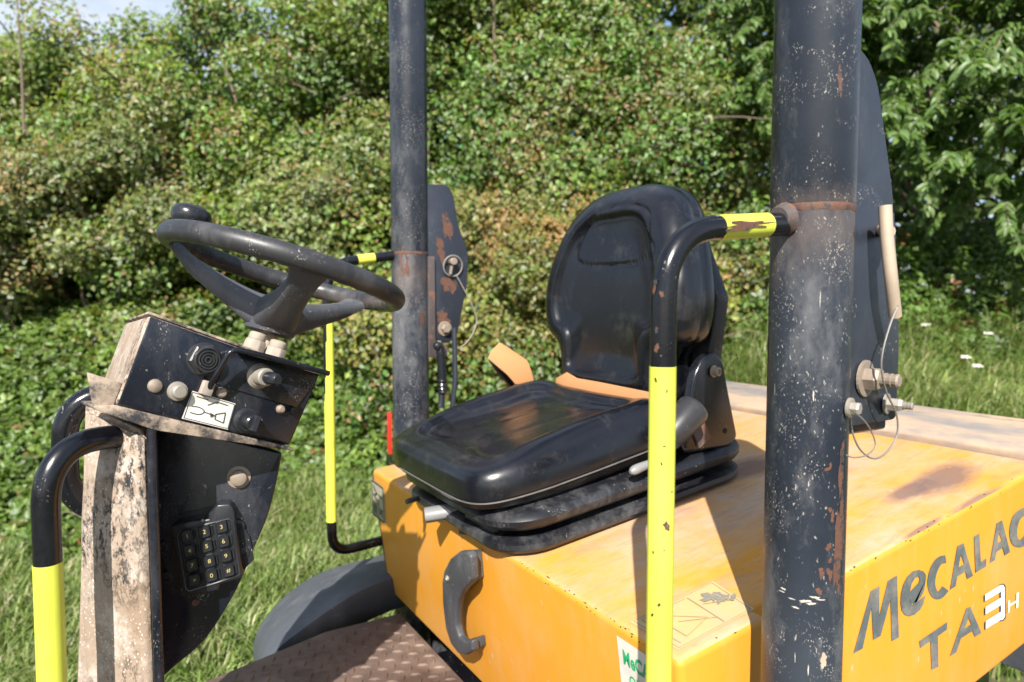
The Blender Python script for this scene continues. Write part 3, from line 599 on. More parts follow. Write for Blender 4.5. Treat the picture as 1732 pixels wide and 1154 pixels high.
# front face: stickers
def sticker(name, corners, mat, parent, lift=.0): # corners in world
    c = [np.array(x) for x in corners]; return mk(name, c, [(0, 1, 2, 3)], mat, parent)
g0, g1 = pF(1043, 1075, .0012), pF(1134, 1135, .0012); gdn = -HW * .17
gq = quad_map(g0 + gdn, g0 + gdn + (g1 - g0) * 1.0, g1, g0)
green = sticker('quality_sticker', [gq(0, 0), gq(1, 0), gq(1, 1), gq(0, 1)], 'white', hood_o)
def pt(name, s, mat, parent, qm, cx, cy, sx, sy, off=0., lift=None, shear=0.):
    V, F = text2d(s, 1., off, shear); xs = [v[0] for v in V]; ys = [v[1] for v in V]; wx = max(xs) - min(xs); wy = max(ys) - min(ys); mx_, my_ = (max(xs) + min(xs)) / 2, (max(ys) + min(ys)) / 2
    L = np.zeros(3) if lift is None else lift
    return mk(name, [qm(cx + (v[0] - mx_) / wx * sx, cy + (v[1] - my_) / wy * sy) + L for v in V], F, mat, parent)
gl = -HU * .0006
pc = [gq(.12 + .75 * math.cos(a) * .6 + .32, .30 + .42 * math.sin(a)) + gl * .5 for a in np.linspace(0, 2 * PI, 30)[:-1]]
mk('sticker_disc', pc, [tuple(range(29))], 'palegreen', hood_o)
pt('print', 'MeCALAC', 'green', hood_o, gq, .53, .84, .86, .14, .03, gl)
pt('print', 'QUALITY', 'green', hood_o, gq, .56, .64, .74, .13, .01, gl)
pt('print', 'PARTS', 'green', hood_o, gq, .62, .44, .48, .12, .01, gl)
pt('print', 'www', 'green', hood_o, gq, .3, .25, .3, .05, .0, gl)
s4 = [pF(627, 808, .0012), pF(649, 825, .0012), pF(652, 888, .0012), pF(630, 870, .0012)]
sticker('weight_plate', s4, 'silver', hood_o)
qs = quad_map(s4[3], s4[2], s4[1], s4[0])
def strokes(name, segs, wd, mat, parent, qm, lift):
    parts = []
    for i, sg in enumerate(segs):
        V, F = fill2d([ribbon(sg, wd)]); parts.append(([qm(*v) + lift * (1 + .15 * i) for v in V], F))
    return mk(name, *join(parts), mat, parent)
strokes('print', [[(.08, .04), (.08, .96)], [(.08, .96), (.93, .96)], [(.93, .96), (.93, .04)], [(.93, .04), (.08, .04)], [(.55, .1), (.55, .55)], [(.2, .1), (.2, .45)], [(.3, .12), (.3, .4)], [(.4, .1), (.4, .42)], [(.15, .62), (.45, .5)], [(.6, .7), (.85, .66)], [(.2, .85), (.4, .72)], [(.65, .2), (.85, .35)], [(.65, .35), (.85, .15)], [(.3, .62), (.5, .72)]], .05, 'ink', hood_o, qs, -HU * .0005)
# faded warning sticker on top corner
w4 = [pH(1065, 1052, .001), pH(1147, 1100, .001), pH(1276, 1030, .001), pH(1206, 983, .001)]
sticker('warning_sticker', w4, 'paleyel', hood_o); qw = quad_map(w4[0], w4[1], w4[2], w4[3])
strokes('print', [[(.03, .03), (.97, .03)], [(.97, .03), (.97, .97)], [(.97, .97), (.03, .97)], [(.03, .97), (.03, .03)], [(.09, .09), (.91, .09)], [(.09, .09), (.09, .6)], [(.1, .2), (.7, .55)], [(.7, .55), (.85, .2)], [(.85, .2), (.1, .2)], [(.5, .3), (.8, .62)], [(.1, .62), (.95, .62)], [(.4, .66), (.6, .9)], [(.6, .9), (.3, .85)]], .012, 'greyink', hood_o, qw, HW * .0006)
for i, (px, py, a, b) in enumerate(((1205, 1012, .022, .02), (1222, 1016, .016, .01), (1240, 1013, .01, .008))):
    c = pH(px, py); u, v = np.dot(c - HO, HU), c[1]; bl = blob(u, v, a * .8, b * .6, .5, 26, i, 1.1); mk('scuff', [hd(x, y, .0026 + .0002 * i) for x, y in bl], [tuple(range(26))], 'scuffgrey', hood_o)

gch = np.random.default_rng(3); chips = []
for v0, v1, cnt in ((-.50, -.16, 46), (-.16, .5, 10)):
    for i in range(cnt):
        v = gch.uniform(v0, v1); a = gch.uniform(.15, 1.2); ctr = hd(.012, v, -.012); nn_ = -HU * math.cos(a) + HW * math.sin(a); p = ctr + nn_ * .01215; t1 = HV; t2 = np.cross(nn_, HV); r_ = gch.uniform(.0006, .0022)
        m_ = 7; Vc = [p + t1 * math.cos(6.28 * k / m_) * r_ * gch.uniform(.5, 1.8) + t2 * math.sin(6.28 * k / m_) * r_ * gch.uniform(.3, .9) for k in range(m_)]; chips.append((Vc, [tuple(range(m_))]))
for i in range(22):
    u = gch.uniform(.03, .95); a = gch.uniform(.2, 1.3); ctr = hd(u, -.553, -.012); nn_ = -HV * math.cos(a) + HW * math.sin(a); p = ctr + nn_ * .01215; t2 = np.cross(nn_, HU); r_ = gch.uniform(.0006, .0024); m_ = 7
    chips.append(([p + HU * math.cos(6.28 * k / m_) * r_ * gch.uniform(.6, 2) + t2 * math.sin(6.28 * k / m_) * r_ * gch.uniform(.3, .9) for k in range(m_)], [tuple(range(m_))]))
tag(mk('paint_chips', *join(chips), 'chip', hood_o), kind='stuff')
# hood handle (black curved grip on the front face)
def pFc(x, y): return pF(x, y, 0)
ho = [(775, 934), (790, 933), (796, 942), (798, 982), (784, 997), (774, 1014), (770, 1036), (770, 1060), (775, 1078), (785, 1086), (797, 1084), (799, 1102), (788, 1109), (774, 1106), (762, 1090), (753, 1062), (748, 1020), (747, 984), (750, 966), (760, 946)]
pHh = lambda x, y, o_: pF(x, y, o_)
hand = mk('hood_handle', *join([prism([pHh(x, y, .040) for x, y in ho], HU * .018)]), 'plmud', hood_o, bevel=.0055, bseg=4)
mk('handle_foot', *prism([pHh(x, y, .024) for x, y in [(776, 936), (798, 934), (802, 982), (780, 1005), (766, 985)]], HU * .023), 'plmud', hood_o, bevel=.003)
mk('handle_foot', *prism([pHh(x, y, .024) for x, y in [(784, 1086), (804, 1080), (806, 1098), (790, 1104)]], HU * .023), 'plmud', hood_o, bevel=.003)
mk('handle_lock', *join([lathe(pHh(757, 978, .040), -HU, [(0, .006), (.003, .0055), (.003, .004), (.001, .003)], 18)]), 'boltpale', hood_o, smooth=True)
# small front fittings on the hood
mk('tie_end', *tube([pF(829, 905, .0), pF(826, 910, .008), pF(821, 922, .01)], [.003, .004, .002], 8), 'nutwhite', hood_o)

# ---------- chassis, footplate, mudguards, wheels
foot = mk('footplate', *prism([(-.10, -.55, .80), (-.10, .50, .80), (-.30, .50, .80), (-.62, .40, .80), (-.80, .33, .80), (-1.1, .33, .80), (-1.1, -.5, .80)], (0, 0, .012)), 'tread', D, bevel=.002)
tb = []
for i in range(36):
    for j in range(36):
        x = -1.05 + i * .029; y = -.5 + j * .029
        if x > -.115 or (x < -.3 and y > .48 - (-.3 - x) * .34) or y > .485: continue
        a = (PI / 4 if (i + j) % 2 else -PI / 4) + .35; dx, dy = math.cos(a), math.sin(a); c = np.array([x, y, .812]); L_, W_ = .0135, .0038
        k = len(tb); tb.append(([c + np.array([dx, dy, 0]) * L_, c + np.array([-dy, dx, 0]) * W_, c - np.array([dx, dy, 0]) * L_, c - np.array([-dy, dx, 0]) * W_, c + np.array([dx, dy, 0]) * L_ * .5 + [0, 0, .0042], c - np.array([dx, dy, 0]) * L_ * .5 + [0, 0, .0042]],
                                [(0, 1, 4), (1, 5, 4), (1, 2, 5), (2, 3, 5), (3, 4, 5), (3, 0, 4)]))
tag(mk('tread_pattern', *join(tb), 'tread', foot), kind='stuff')
mk('chassis_frame', *join([box((.25, 0, .62), (1.0, 0, 0), (0, .33, 0), (0, 0, .155)), box((-.85, 0, .62), (.4, 0, 0), (0, .28, 0), (0, 0, .12))]), 'black', D, bevel=.01)
def fender(sign):
    out = [tuple(q) for q in spline([(-.405, .58), (-.400, .635), (-.374, .686), (-.313, .745), (-.222, .791), (-.128, .808), (.0, .815), (.3, .83), (.75, .83), (1.05, .74)], 4)]
    inn = [tuple(q) for q in spline([(-.450, .66), (-.440, .72), (-.405, .765), (-.345, .80), (-.262, .84), (-.165, .875), (-.03, .89), (.3, .90), (.75, .88), (1.05, .76)], 4)]
    V, F = [], []; m = 6
    for (a, b) in zip(inn, out):
        V += [(a[0] + .02, sign * .565, a[1] - .09), (a[0], sign * .575, a[1] - .006), (a[0] * .93 + b[0] * .07, sign * .60, a[1]), (b[0] * .85 + a[0] * .15, sign * .87, b[1] * .8 + a[1] * .2 + .004), (b[0], sign * .92, b[1]), (b[0] + .015, sign * .935, b[1] - .05)]
    for i in range(len(inn) - 1):
        for j in range(m - 1): F.append((i * m + j, i * m + j + 1, (i + 1) * m + j + 1, (i + 1) * m + j))
    o = mk('mudguard', V, F, 'fender', D, smooth=True); s = o.modifiers.new('solid', 'SOLIDIFY'); s.thickness = .012; return o
fender(1); fender(-1)
def wheel(x, y, sg):
    R_ = .40; prof = [(-.14, .2), (-.14, R_ * .85), (-.12, R_ * .96), (-.05, R_), (.05, R_), (.12, R_ * .96), (.14, R_ * .85), (.14, .2)]
    t = mk('rear_wheel', *lathe((x, y, R_), (0, sg, 0), prof, 48), 'rubber', D, smooth=True)
    mk('rim', *lathe((x, y + sg * .10, R_), (0, sg, 0), [(0, .19), (.05, .19), (.045, .17), (.0, .15), (0, .06), (.03, .05)], 32), 'yellow', t, smooth=True)
    tr = []
    for k in range(22):
        a = 2 * PI * k / 22
        for s in (-1, 1):
            c = np.array([x + math.cos(a + s * .07) * R_ * .99, y + s * .065, R_ + math.sin(a + s * .07) * R_ * .99]); rd = np.array([math.cos(a), 0, math.sin(a)]); tg = np.array([-math.sin(a), 0, math.cos(a)])
            tr.append(box(c, rd * .018, (tg * .35 * s + np.array([0, 1, 0])) * .065, tg * .014))
    mk('tyre_lugs', *join(tr), 'rubber', t)
for sg in (-1, 1): wheel(.35, sg * .76, sg)

# ---------- rollbar posts
def post(y, sgn):
    rl = .0482 if y < 0 else .0525; ru = .0492 if y < 0 else .0525
    low = mk('rollbar_post', *lathe((0, y, .45), (0, 0, 1), [(0, rl), (.6, rl), (1.318 if y < 0 else 1.335, rl)], 40), 'postlow', D, smooth=True)
    zj = 1.765 if y < 0 else 1.79
    mk('upper_tube', *lathe((.0, y, zj + .002), (0, 0, 1), [(0, ru - .001), (.004, ru), (1.2, ru)], 40), 'post', low, smooth=True)
    mk('joint_seam', *lathe((0, y, zj - .007), (0, 0, 1), [(0, rl + .0002), (.003, rl + .0008), (.007, rl + .0008), (.009, rl)], 40), 'rusty', low, smooth=True)
    return low
pn = post(-.65, -1); pf_ = post(.65, 1)
# weld collar and rust patches follow the round surface
def patch(post_y, cz, ang, wz, wa, mat, parent, name, seed, R_=None):
    R_ = R_ or (.0486 if post_y < 0 else .0529)
    b = blob(ang, cz, wa, wz, 0, 26, seed, .7); mk(name, [(math.cos(a) * R_, post_y + math.sin(a) * R_, z) for a, z in b], [tuple(range(26))], mat, parent)
vn = math.atan2(CAM[1] + .65, CAM[0])  # direction from near post towards the viewer's side
patch(-.65, 1.905, vn + .55, .016, .06, 'rusty', pn, 'rust_patch', 1, .0496)
patch(-.65, 1.36, vn + .95, .06, .16, 'rusty', pn, 'rust_patch', 3); patch(-.65, 1.45, vn + .95, .03, .1, 'rusty', pn, 'rust_patch', 4)
patch(-.65, 1.215, vn + .55, .008, .1, 'bronze', pn, 'rust_patch', 5)

gs_ = np.random.default_rng(12)
for i in range(9): patch(-.65, 1.283 + gs_.normal() * .004 + .01 * abs(i - 4) / 4, vn - .55 + i * .13 + gs_.normal() * .04, gs_.uniform(.0006, .0016), gs_.uniform(.05, .13), 'scrape', pn, 'paint_scrape', 60 + i)
for i in range(12): patch(-.65, gs_.choice([1.55, 1.64, 1.42, 1.86, 1.17]) + gs_.normal() * .02, vn - .2 + gs_.normal() * .35, gs_.uniform(.002, .010), gs_.uniform(.004, .012), 'scrape', pn, 'paint_scrape', 90 + i)
for i in range(16): patch(-.65, gs_.uniform(1.3, 1.5), vn + .75 + gs_.normal() * .22, gs_.uniform(.002, .007), gs_.uniform(.03, .08), 'rusty', pn, 'rust_patch', 120 + i)
vf = math.atan2(CAM[1] - .65, CAM[0]); patch(.65, 1.76, vf - .3, .035, .28, 'rusty', pf_, 'rust_patch', 7); patch(.65, 1.6, vf + .7, .03, .12, 'rusty', pf_, 'rust_patch', 8)
# hinge plates
def plate(name, pts, y, th, mat, parent, be=.0015): return mk(name, *prism([(x, y, z) for x, z in pts], (0, th, 0)), mat, parent, bevel=be)
def rr2(P, r, k=4):
    P = [np.array(p, float) for p in P]; out = []; n = len(P)
    for i in range(n):
        a, b, c = P[i - 1], P[i], P[(i + 1) % n]; ra = min(r, np.linalg.norm(a - b) * .45, np.linalg.norm(c - b) * .45); s = b + nrm(a - b) * ra; e = b + nrm(c - b) * ra
        for j in range(k + 1): t = j / k; out.append(tuple((1 - t) ** 2 * s + 2 * t * (1 - t) * b + t * t * e))
    return out
upz = rr2([(.035, 1.985), (.130, 1.985), (.160, 1.95), (.205, 1.80), (.210, 1.74), (.188, 1.50), (.035, 1.55)], .02)
lowz = rr2([(.035, 1.80), (.095, 1.80), (.150, 1.76), (.168, 1.60), (.168, 1.49), (.035, 1.49)], .012)
plate('hinge_plate', upz, -.632, .008, 'plate', pn); plate('hinge_plate', [(x, z - .0) for x, z in lowz], -.668, .008, 'plate', pn); plate('hinge_gusset', rr2([(.03, 1.545), (.165, 1.545), (.165, 1.475), (.03, 1.475)], .006), -.655, .012, 'platerust', pn)
mk('hinge_edge', *box((.155, -.648, 1.66), (.004, 0, 0), (0, .014, 0), (0, 0, .11)), 'plate', pn, bevel=.002)
upf = rr2([(.035, 1.985), (.11, 1.99), (.128, 1.955), (.14, 1.88), (.175, 1.79), (.170, 1.70), (.135, 1.545), (.10, 1.525), (.06, 1.545), (.045, 1.62)], .015)
plate('hinge_plate', upf, .622, .008, 'plate', pf_); plate('hinge_gusset', rr2([(.04, 1.78), (.062, 1.78), (.062, 1.53), (.10, 1.52), (.10, 1.49), (.04, 1.49)], .004), .612, .008, 'platerust', pf_)
# rust blooms on the far plate
for i, (cx, cz, a, b) in enumerate(((.105, 1.87, .012, .05), (.085, 1.80, .014, .03), (.11, 1.70, .02, .03), (.09, 1.60, .022, .02))):
    bl = blob(cx, cz, a, b, .2, 22, 20 + i, .8); mk('rust_patch', [(x, .6212, z) for x, z in bl], [tuple(range(22))], 'rusty', pf_)
# bolts and pins
def bolt(px, py, yy_, ax, r, h, parent, mat='bolt', th=0, name='hinge_bolt', wash=True): return mk(name, *hexbolt(pY(px, py, yy_), ax, r, h, wash, th), mat, parent, bevel=0)
bolt(752, 556, .621, (0, -1, 0), .014, .014, pf_, 'bolt')
bolt(742, 580, .611, (0, -1, 0), .007, .008, pf_, 'boltpale', wash=False)
bolt(1462, 640, -.668, (.15, -1, .0), .0155, .018, pn, 'bolt', .022)
bolt(1498, 683, -.667, (.25, -1, 0), .009, .018, pn, 'boltpale', .012)
bolt(1436, 690, -.700, (.2, -1, 0), .008, .01, pn, 'boltpale')
# near pin: bent tan tube
pin = mk('locking_pin', *join([tube(spline([pY(1497, 348, -.70), pY(1500, 400, -.702), pY(1507, 470, -.705), pY(1514, 535, -.70)], 6), .0078, 14), tube([pY(1490, 388, -.66), pY(1502, 392, -.70)], .0085, 14)]), 'bronze', pn, smooth=True)
mk('pin_hole', *lathe(pY(1519, 517, -.7085), (0, -1, 0), [(0, .0015), (.0005, .0015)], 10), 'hole', pn)
mk('pin_cable', *join([tube(spline([pY(x, y, -.708 + .0015 * i) for i, (x, y) in enumerate([(1519, 517), (1507, 545), (1494, 590), (1491, 625), (1500, 665), (1516, 700), (1517, 735), (1500, 765), (1478, 776), (1456, 762), (1443, 735), (1438, 705)])], 7), .0012, 6),
                       tube(spline([pY(x, y, -.712) for x, y in [(1440, 693), (1462, 712), (1476, 735), (1480, 755), (1466, 770), (1444, 774), (1432, 770)]], 7), .0009, 6)]), 'steel', pn, smooth=True)
# far pin: ring, bolt and looping cable
rc = pY(766, 450, .612); mk('pin_ring', *tube([rc + np.array([math.cos(a) * .030, -.004 * math.sin(a), math.sin(a) * .030]) for a in np.linspace(0, 2 * PI, 33)[:-1]], .002, 8, closed=True), 'boltpale', pf_, smooth=True)
mk('locking_pin', *join([lathe(pY(764, 443, .62), (-.1, -1, 0), [(0, .011), (.02, .011), (.022, .009)], 16), tube([pY(764, 450, .605), pY(762, 464, .608)], .005, 8)]), 'bolt', pf_, smooth=True)
mk('pin_cable', *tube(spline([pY(x, y, .607) for x, y in [(772, 466), (785, 490), (800, 520), (806, 545), (795, 572), (778, 588), (760, 592)]], 8), .0018, 8), 'boltpale', pf_, smooth=True)
# ---------- grab rails beside the posts
def rail(path, r, fr, parent=D, mat='black'):
    o = mk('grab_rail', *tube(path, r, 24), mat, parent, smooth=True); return o
def band(path, r, parent, name='yellow_band'): return mk(name, *tube(path, r, 24, cap=True), 'hiviz', parent, smooth=True)
x0 = -.245
npath = fillet([(-.045, -.65, 1.744), (x0, -.65, 1.725), (x0, -.65, .98), (-.10, -.60, .95)], [.075, .055], 12)
nr_ = rail(npath, .0138, None)
band([(x0, -.65, 1.581), (x0, -.65, 1.0)], .0143, nr_)
band([(-.165, -.65, 1.7326), (-.085, -.65, 1.7402)], .0143, nr_)
gr_ = np.random.default_rng(21); va = math.atan2(CAM[1] + .65, CAM[0] - x0)
def rail_chip(cx, cy, z, ang, a, b, R_, mat, par, sd_): bl = blob(ang, z, a / R_, b, 0, 16, sd_, .8); mk('tape_chip', [(cx + math.cos(t) * R_, cy + math.sin(t) * R_, zz) for t, zz in bl], [tuple(range(16))], mat, par)
rail_chip(x0, -.65, 1.4115, va + .45, .0038, .005, .01455, 'rusty', nr_, 1)
for i in range(9): rail_chip(x0, -.65, gr_.uniform(1.24, 1.57), va + gr_.uniform(-.9, .9), gr_.uniform(.0006, .0018), gr_.uniform(.001, .004), .01455, 'chip', nr_, 30 + i)
for i in range(5): rail_chip(x0, -.65, gr_.uniform(1.6, 1.70), va + gr_.uniform(-.8, .8), gr_.uniform(.001, .003), gr_.uniform(.002, .005), .01405, 'rusty', nr_, 50 + i)
# scraped rust line along the yellow top band
mk('rust_scrape', *prism([(x, -.6648, z) for x, z in blob(-.133, 1.7355, .042, .0035, .1, 36, 5, 1.2)], (0, .002, 0)), 'rusty', nr_)
mk('weld', *lathe((-.052, -.65, 1.749), (-1, 0, -.1), [(0, .02), (.006, .017), (.012, .0145)], 18), 'platerust', nr_, smooth=True)
fpath = fillet([(-.045, .65, 1.782), (-.24, .65, 1.752), (-.237, .65, .955), (-.09, .65, .965)], [.075, .055], 12)
fr_ = rail(fpath, .0135, None)
band([(-.2385, .65, 1.60), (-.2375, .65, 1.045)], .014, fr_); band([(-.155, .65, 1.7655), (-.107, .65, 1.7727)], .014, fr_)
# red reflector behind the far post
mk('reflector', *box((-.005, .815, 1.24), (.004, 0, 0), (0, .012, 0), (0, 0, .065)), 'red', D, bevel=.002)
mk('reflector_bracket', *box((.0, .76, 1.16), (.012, 0, 0), (0, .07, 0), (0, 0, .01)), 'black', D, bevel=.002)
# ---------- hand brake lever beside the far post
lv = mk('brake_lever', *join([tube([pY(746, 690, .58), pY(748, 650, .58), pY(747, 630, .58)], [.010, .0085, .008], 10), tube([pY(765, 690, .60), pY(770, 640, .60), pY(768, 555, .61)], .008, 8)]), 'plate', D, smooth=True)
gp = [pY(749, 664, .575), pY(748, 655, .575), pY(748, 640, .575), pY(747, 620, .575), pY(746, 600, .575), pY(744, 588, .575), pY(735, 584, .572)]
mk('grip', *tube(spline(gp, 4), [.0125, .0145, .012, .0145, .012, .0145, .012, .0145, .012, .0145, .012, .0145, .012, .0145, .012, .0145, .0125, .014, .0125, .014, .0125, .0135, .013, .011, .008], 14), 'keyblack', lv, smooth=True)

# ---------- seat
seat = mk('seat', *box(hd(.30, .08, .10), HU * .22, HV * .19, HW * .012), 'rubber', D, bevel=.008)
def rrect(a0, a1, b0, b1, rad, k=8):
    pts = []
    for cx, cy, s in ((a1 - rad, b1 - rad, 0), (a0 + rad, b1 - rad, PI / 2), (a0 + rad, b0 + rad, PI), (a1 - rad, b0 + rad, 1.5 * PI)):
        for j in range(k + 1): t = s + PI / 2 * j / k; pts.append((cx + rad * math.cos(t), cy + rad * math.sin(t)))
    return pts
V, F = [], []; prof = [(.0, -.004), (.003, .006), (.008, .018), (.016, .023), (.025, .021), (.031, .010), (.034, -.006), (.036, -.022), (.040, -.026), (.044, -.018), (.047, .002), (.053, .020), (.062, .028), (.073, .029), (.082, .022), (.088, .006), (.091, -.014), (.094, -.032), (.10, -.034), (.105, -.022), (.110, -.010), (.122, -.006), (.13, -.012)]
for (h, o_) in prof:
    for (u, v) in rrect(.0 - o_ * 1.15, .60 + o_ * .8, -.160 - o_, .318 + o_, .070 + o_): V.append(hd(u, v, h))
m = 36
for i in range(len(prof) - 1):
    for j in range(m): F.append((i * m + j, i * m + (j + 1) % m, (i + 1) * m + (j + 1) % m, (i + 1) * m + j))
F.append(tuple((len(prof) - 1) * m + j for j in range(m)))
mk('bellows', V, F, 'rubber', seat, smooth=True)
# cushion, in a frame tipped a little more than the hood
CA = math.radians(10.2); CU = np.array([math.cos(CA), 0, math.sin(CA)]); CW = np.array([-math.sin(CA), 0, math.cos(CA)]); CO = np.array([-.209, .080, 1.281])
def outl(k=128):
    # seat plan: half width .25, length .53, rounded, slightly narrower at the front
    out = []
    for i in range(k):
        t = 2 * PI * i / k; c_, s_ = math.cos(t), math.sin(t); e = 2 / 6.5
        u = .25 + .25 * math.copysign(abs(c_) ** e, c_); v = .256 * math.copysign(abs(s_) ** e, s_); v *= 1 - .06 * sst(.2, .0, u); out.append(np.array([u, v]))
    return out
O = outl(); cen = np.array([.25, 0.]); rings = 60; V, F = [], []
def cush(u, v, e):
    h = .068 * math.sqrt(max(1 - (1 - min(e / .055, 1)) ** 2, 0)) ** .9
    h -= .019 * float(sst(.055, .11, e)); h -= .005 * math.exp(-((e - .078) / .006) ** 2)
    h += .014 * float(sst(.13, .22, abs(v))) * float(sst(.1, .3, u)) * float(sst(.0, .04, e)) - .020 * float(sst(.18, .0, u)) * float(sst(.0, .05, e))
    h -= .0012 * math.exp(-((abs(v) - .055) / .012) ** 2) * float(sst(.10, .13, e)) + .003 * math.exp(-(v / .006) ** 2) * float(sst(.11, .13, e)) * 0
    return h
k = len(O)
for i in range(rings + 1):
    t = 1 - i / rings * .985
    for j in range(k):
        q = cen + (O[j] - cen) * t; e = np.linalg.norm(O[j] - q) * (.55 + .45 * abs(math.cos(2 * PI * j / k) * math.sin(2 * PI * j / k)) * 0 + .35); h = cush(q[0], q[1], e); V.append(CO + CU * q[0] + HV * q[1] + CW * (h + .012))
base_r = len(V)
for (h, s_) in ((.012, 1.0), (.006, .995), (.0, .985), (-.012, .96)):
    for j in range(k): q = cen + (O[j] - cen) * s_; V.append(CO + CU * q[0] + HV * q[1] + CW * h)
for i in range(rings):
    for j in range(k): F.append((i * k + j, i * k + (j + 1) % k, (i + 1) * k + (j + 1) % k, (i + 1) * k + j))
F.append(tuple(rings * k + j for j in range(k)))
for i in range(3):
    for j in range(k): a = base_r + i * k; F.append((a + j, a + (j + 1) % k, a + k + (j + 1) % k, a + k + j))
F.append(tuple(base_r + 3 * k + j for j in range(k))[::-1])
mk('cushion', V, F, 'vinyl', seat, smooth=True)
mk('piping', *tube([CO + CU * (cen + (o_ - cen) * 1.003)[0] + HV * (cen + (o_ - cen) * 1.003)[1] + CW * .004 for o_ in O], .0017, 6, closed=True), 'piping', seat, smooth=True)
# seat pan skirt under the cushion
V, F = [], []
for (h, s_) in ((-.002, .985), (-.010, .965), (-.022, .91), (-.035, .84)):
    for j in range(k): q = cen + (O[j] - cen) * s_; V.append(CO + CU * (q[0] + .01) + HV * q[1] + CW * h)
for i in range(3):
    for j in range(k): F.append((i * k + j, i * k + (j + 1) % k, (i + 1) * k + (j + 1) % k, (i + 1) * k + j))
F.append(tuple(3 * k + j for j in range(k)))
mk('seat_pan', V, F, 'rubber', seat, smooth=True)
# backrest
BC = np.array([.09, 1.685])
bo = [(0, 1.927), (.065, 1.925), (.122, 1.911), (.174, 1.876), (.213, 1.818), (.242, 1.745), (.257, 1.68), (.257, 1.62), (.240, 1.57), (.205, 1.545), (.185, 1.515), (.178, 1.47), (.172, 1.43), (.12, 1.41), (0, 1.405)]
side_ = spline([(a, b) for a, b in bo], 5); full = [(p[0], p[1]) for p in side_] + [(-p[0], p[1]) for p in side_[-2:0:-1]]
O2 = [np.array([BC[0] + a, b]) for a, b in full]; k = len(O2); rings = 64; V, F = [], []
def xlean(z): dz = z - 1.685; return .292 + .05 * dz + (.8 if dz > 0 else .28) * dz * dz
padc = [BC[0] + .0, 1.80]
pado = [(-.105, 1.79), (-.125, 1.765), (-.105, 1.745), (-.05, 1.738), (0, 1.737), (.05, 1.738), (.105, 1.745), (.125, 1.765), (.118, 1.80), (.095, 1.842), (.055, 1.868), (0, 1.875), (-.055, 1.868), (-.095, 1.842)]
pado = [(a * 1.22 - .022, b) for a, b in pado]; pads = np.array([p for p in spline([*pado, pado[0]], 6)])
def bface(y, z, e):
    s = math.sqrt(max(1 - (1 - min(e / .05, 1)) ** 2, 0)); x = xlean(z) - .045 * s
    x += .016 * float(sst(.055, .085, e)); x += .005 * math.exp(-((e - .07) / .006) ** 2)
    dd = np.min(np.hypot(pads[:, 0] - (y - BC[0]), pads[:, 1] - z)); x += .006 * math.exp(-(dd / .0045) ** 2)
    x += .012 * (1 - ((y - BC[0]) / .2) ** 2) * float(sst(.06, .12, e)); return x
for i in range(rings + 1):
    t = 1 - i / rings * .99
    for j in range(k):
        q = BC + (O2[j] - BC) * t; e = np.linalg.norm(O2[j] - q) * .92; V.append(np.array([bface(q[0], q[1], e), q[0], q[1]]))
br0 = len(V); sides = [(.0, 1.0), (.028, .998), (.034, .988), (.04, .998), (.065, .985), (.082, .94), (.09, .85)]
for (dx, s_) in sides:
    for j in range(k): q = BC + (O2[j] - BC) * s_; V.append(np.array([xlean(q[1]) + dx, q[0], q[1]]))
for i in range(rings):
    for j in range(k): F.append((i * k + j, i * k + (j + 1) % k, (i + 1) * k + (j + 1) % k, (i + 1) * k + j))
F.append(tuple(rings * k + j for j in range(k)))
for i in range(len(sides) - 1):
    for j in range(k): a = br0 + i * k; F.append((a + j, a + (j + 1) % k, a + k + (j + 1) % k, a + k + j))
F.append(tuple(br0 + (len(sides) - 1) * k + j for j in range(k))[::-1])
mk('backrest', V, F, 'vinyl', seat, smooth=True)
mk('backrest_shell', *prism([(.36, -.13, 1.34), (.36, .31, 1.34), (.385, .33, 1.66), (.395, .24, 1.83), (.395, -.06, 1.83), (.385, -.15, 1.66)], (.04, 0, 0)), 'rubber', seat, bevel=.01, bseg=3)
# recliner bracket, cover and bolt on the near side
bk = rr2([(.262, 1.335), (.292, 1.50), (.318, 1.535), (.352, 1.545), (.378, 1.525), (.392, 1.47), (.428, 1.352), (.40, 1.335)], .018, 5)
mk('recliner_bracket', *prism([(x, -.150, z) for x, z in bk], (0, -.026, 0)), 'black', seat, bevel=.007, bseg=3)
mk('recliner_bolt', *join([lathe((.346, -.176, 1.503), (.2, -1, 0), [(0, .013), (.003, .013), (.004, .0095), (.014, .0095), (.015, .006), (.011, .005)], 20)]), 'bolt', seat, smooth=True)
mk('bracket_hole', *lathe((.385, -.1765, 1.372), (0, -1, 0), [(0, .006), (.0004, .006)], 16), 'hole', seat)
ca = pY(1128, 742, -.20); cb_ = pY(1180, 684, -.205); mk('recliner_cover', *lathe(ca, cb_ - ca, [(0, .028), (.02, .032), (.085, .034), (.092, .031), (.096, .024), (.097, .0)], 28), 'plastic', seat, smooth=True)
mk('recliner_latch', *join([box(pY(1185, 735, -.178), (.016, 0, .010), (0, .004, 0), (-.010, 0, .018)), tube([pY(1160, 752, -.185) + np.array([math.cos(a) * .010, 0, math.sin(a) * .010]) for a in np.linspace(.6, 5.6, 14)], .0018, 6)]), 'platerust', seat)
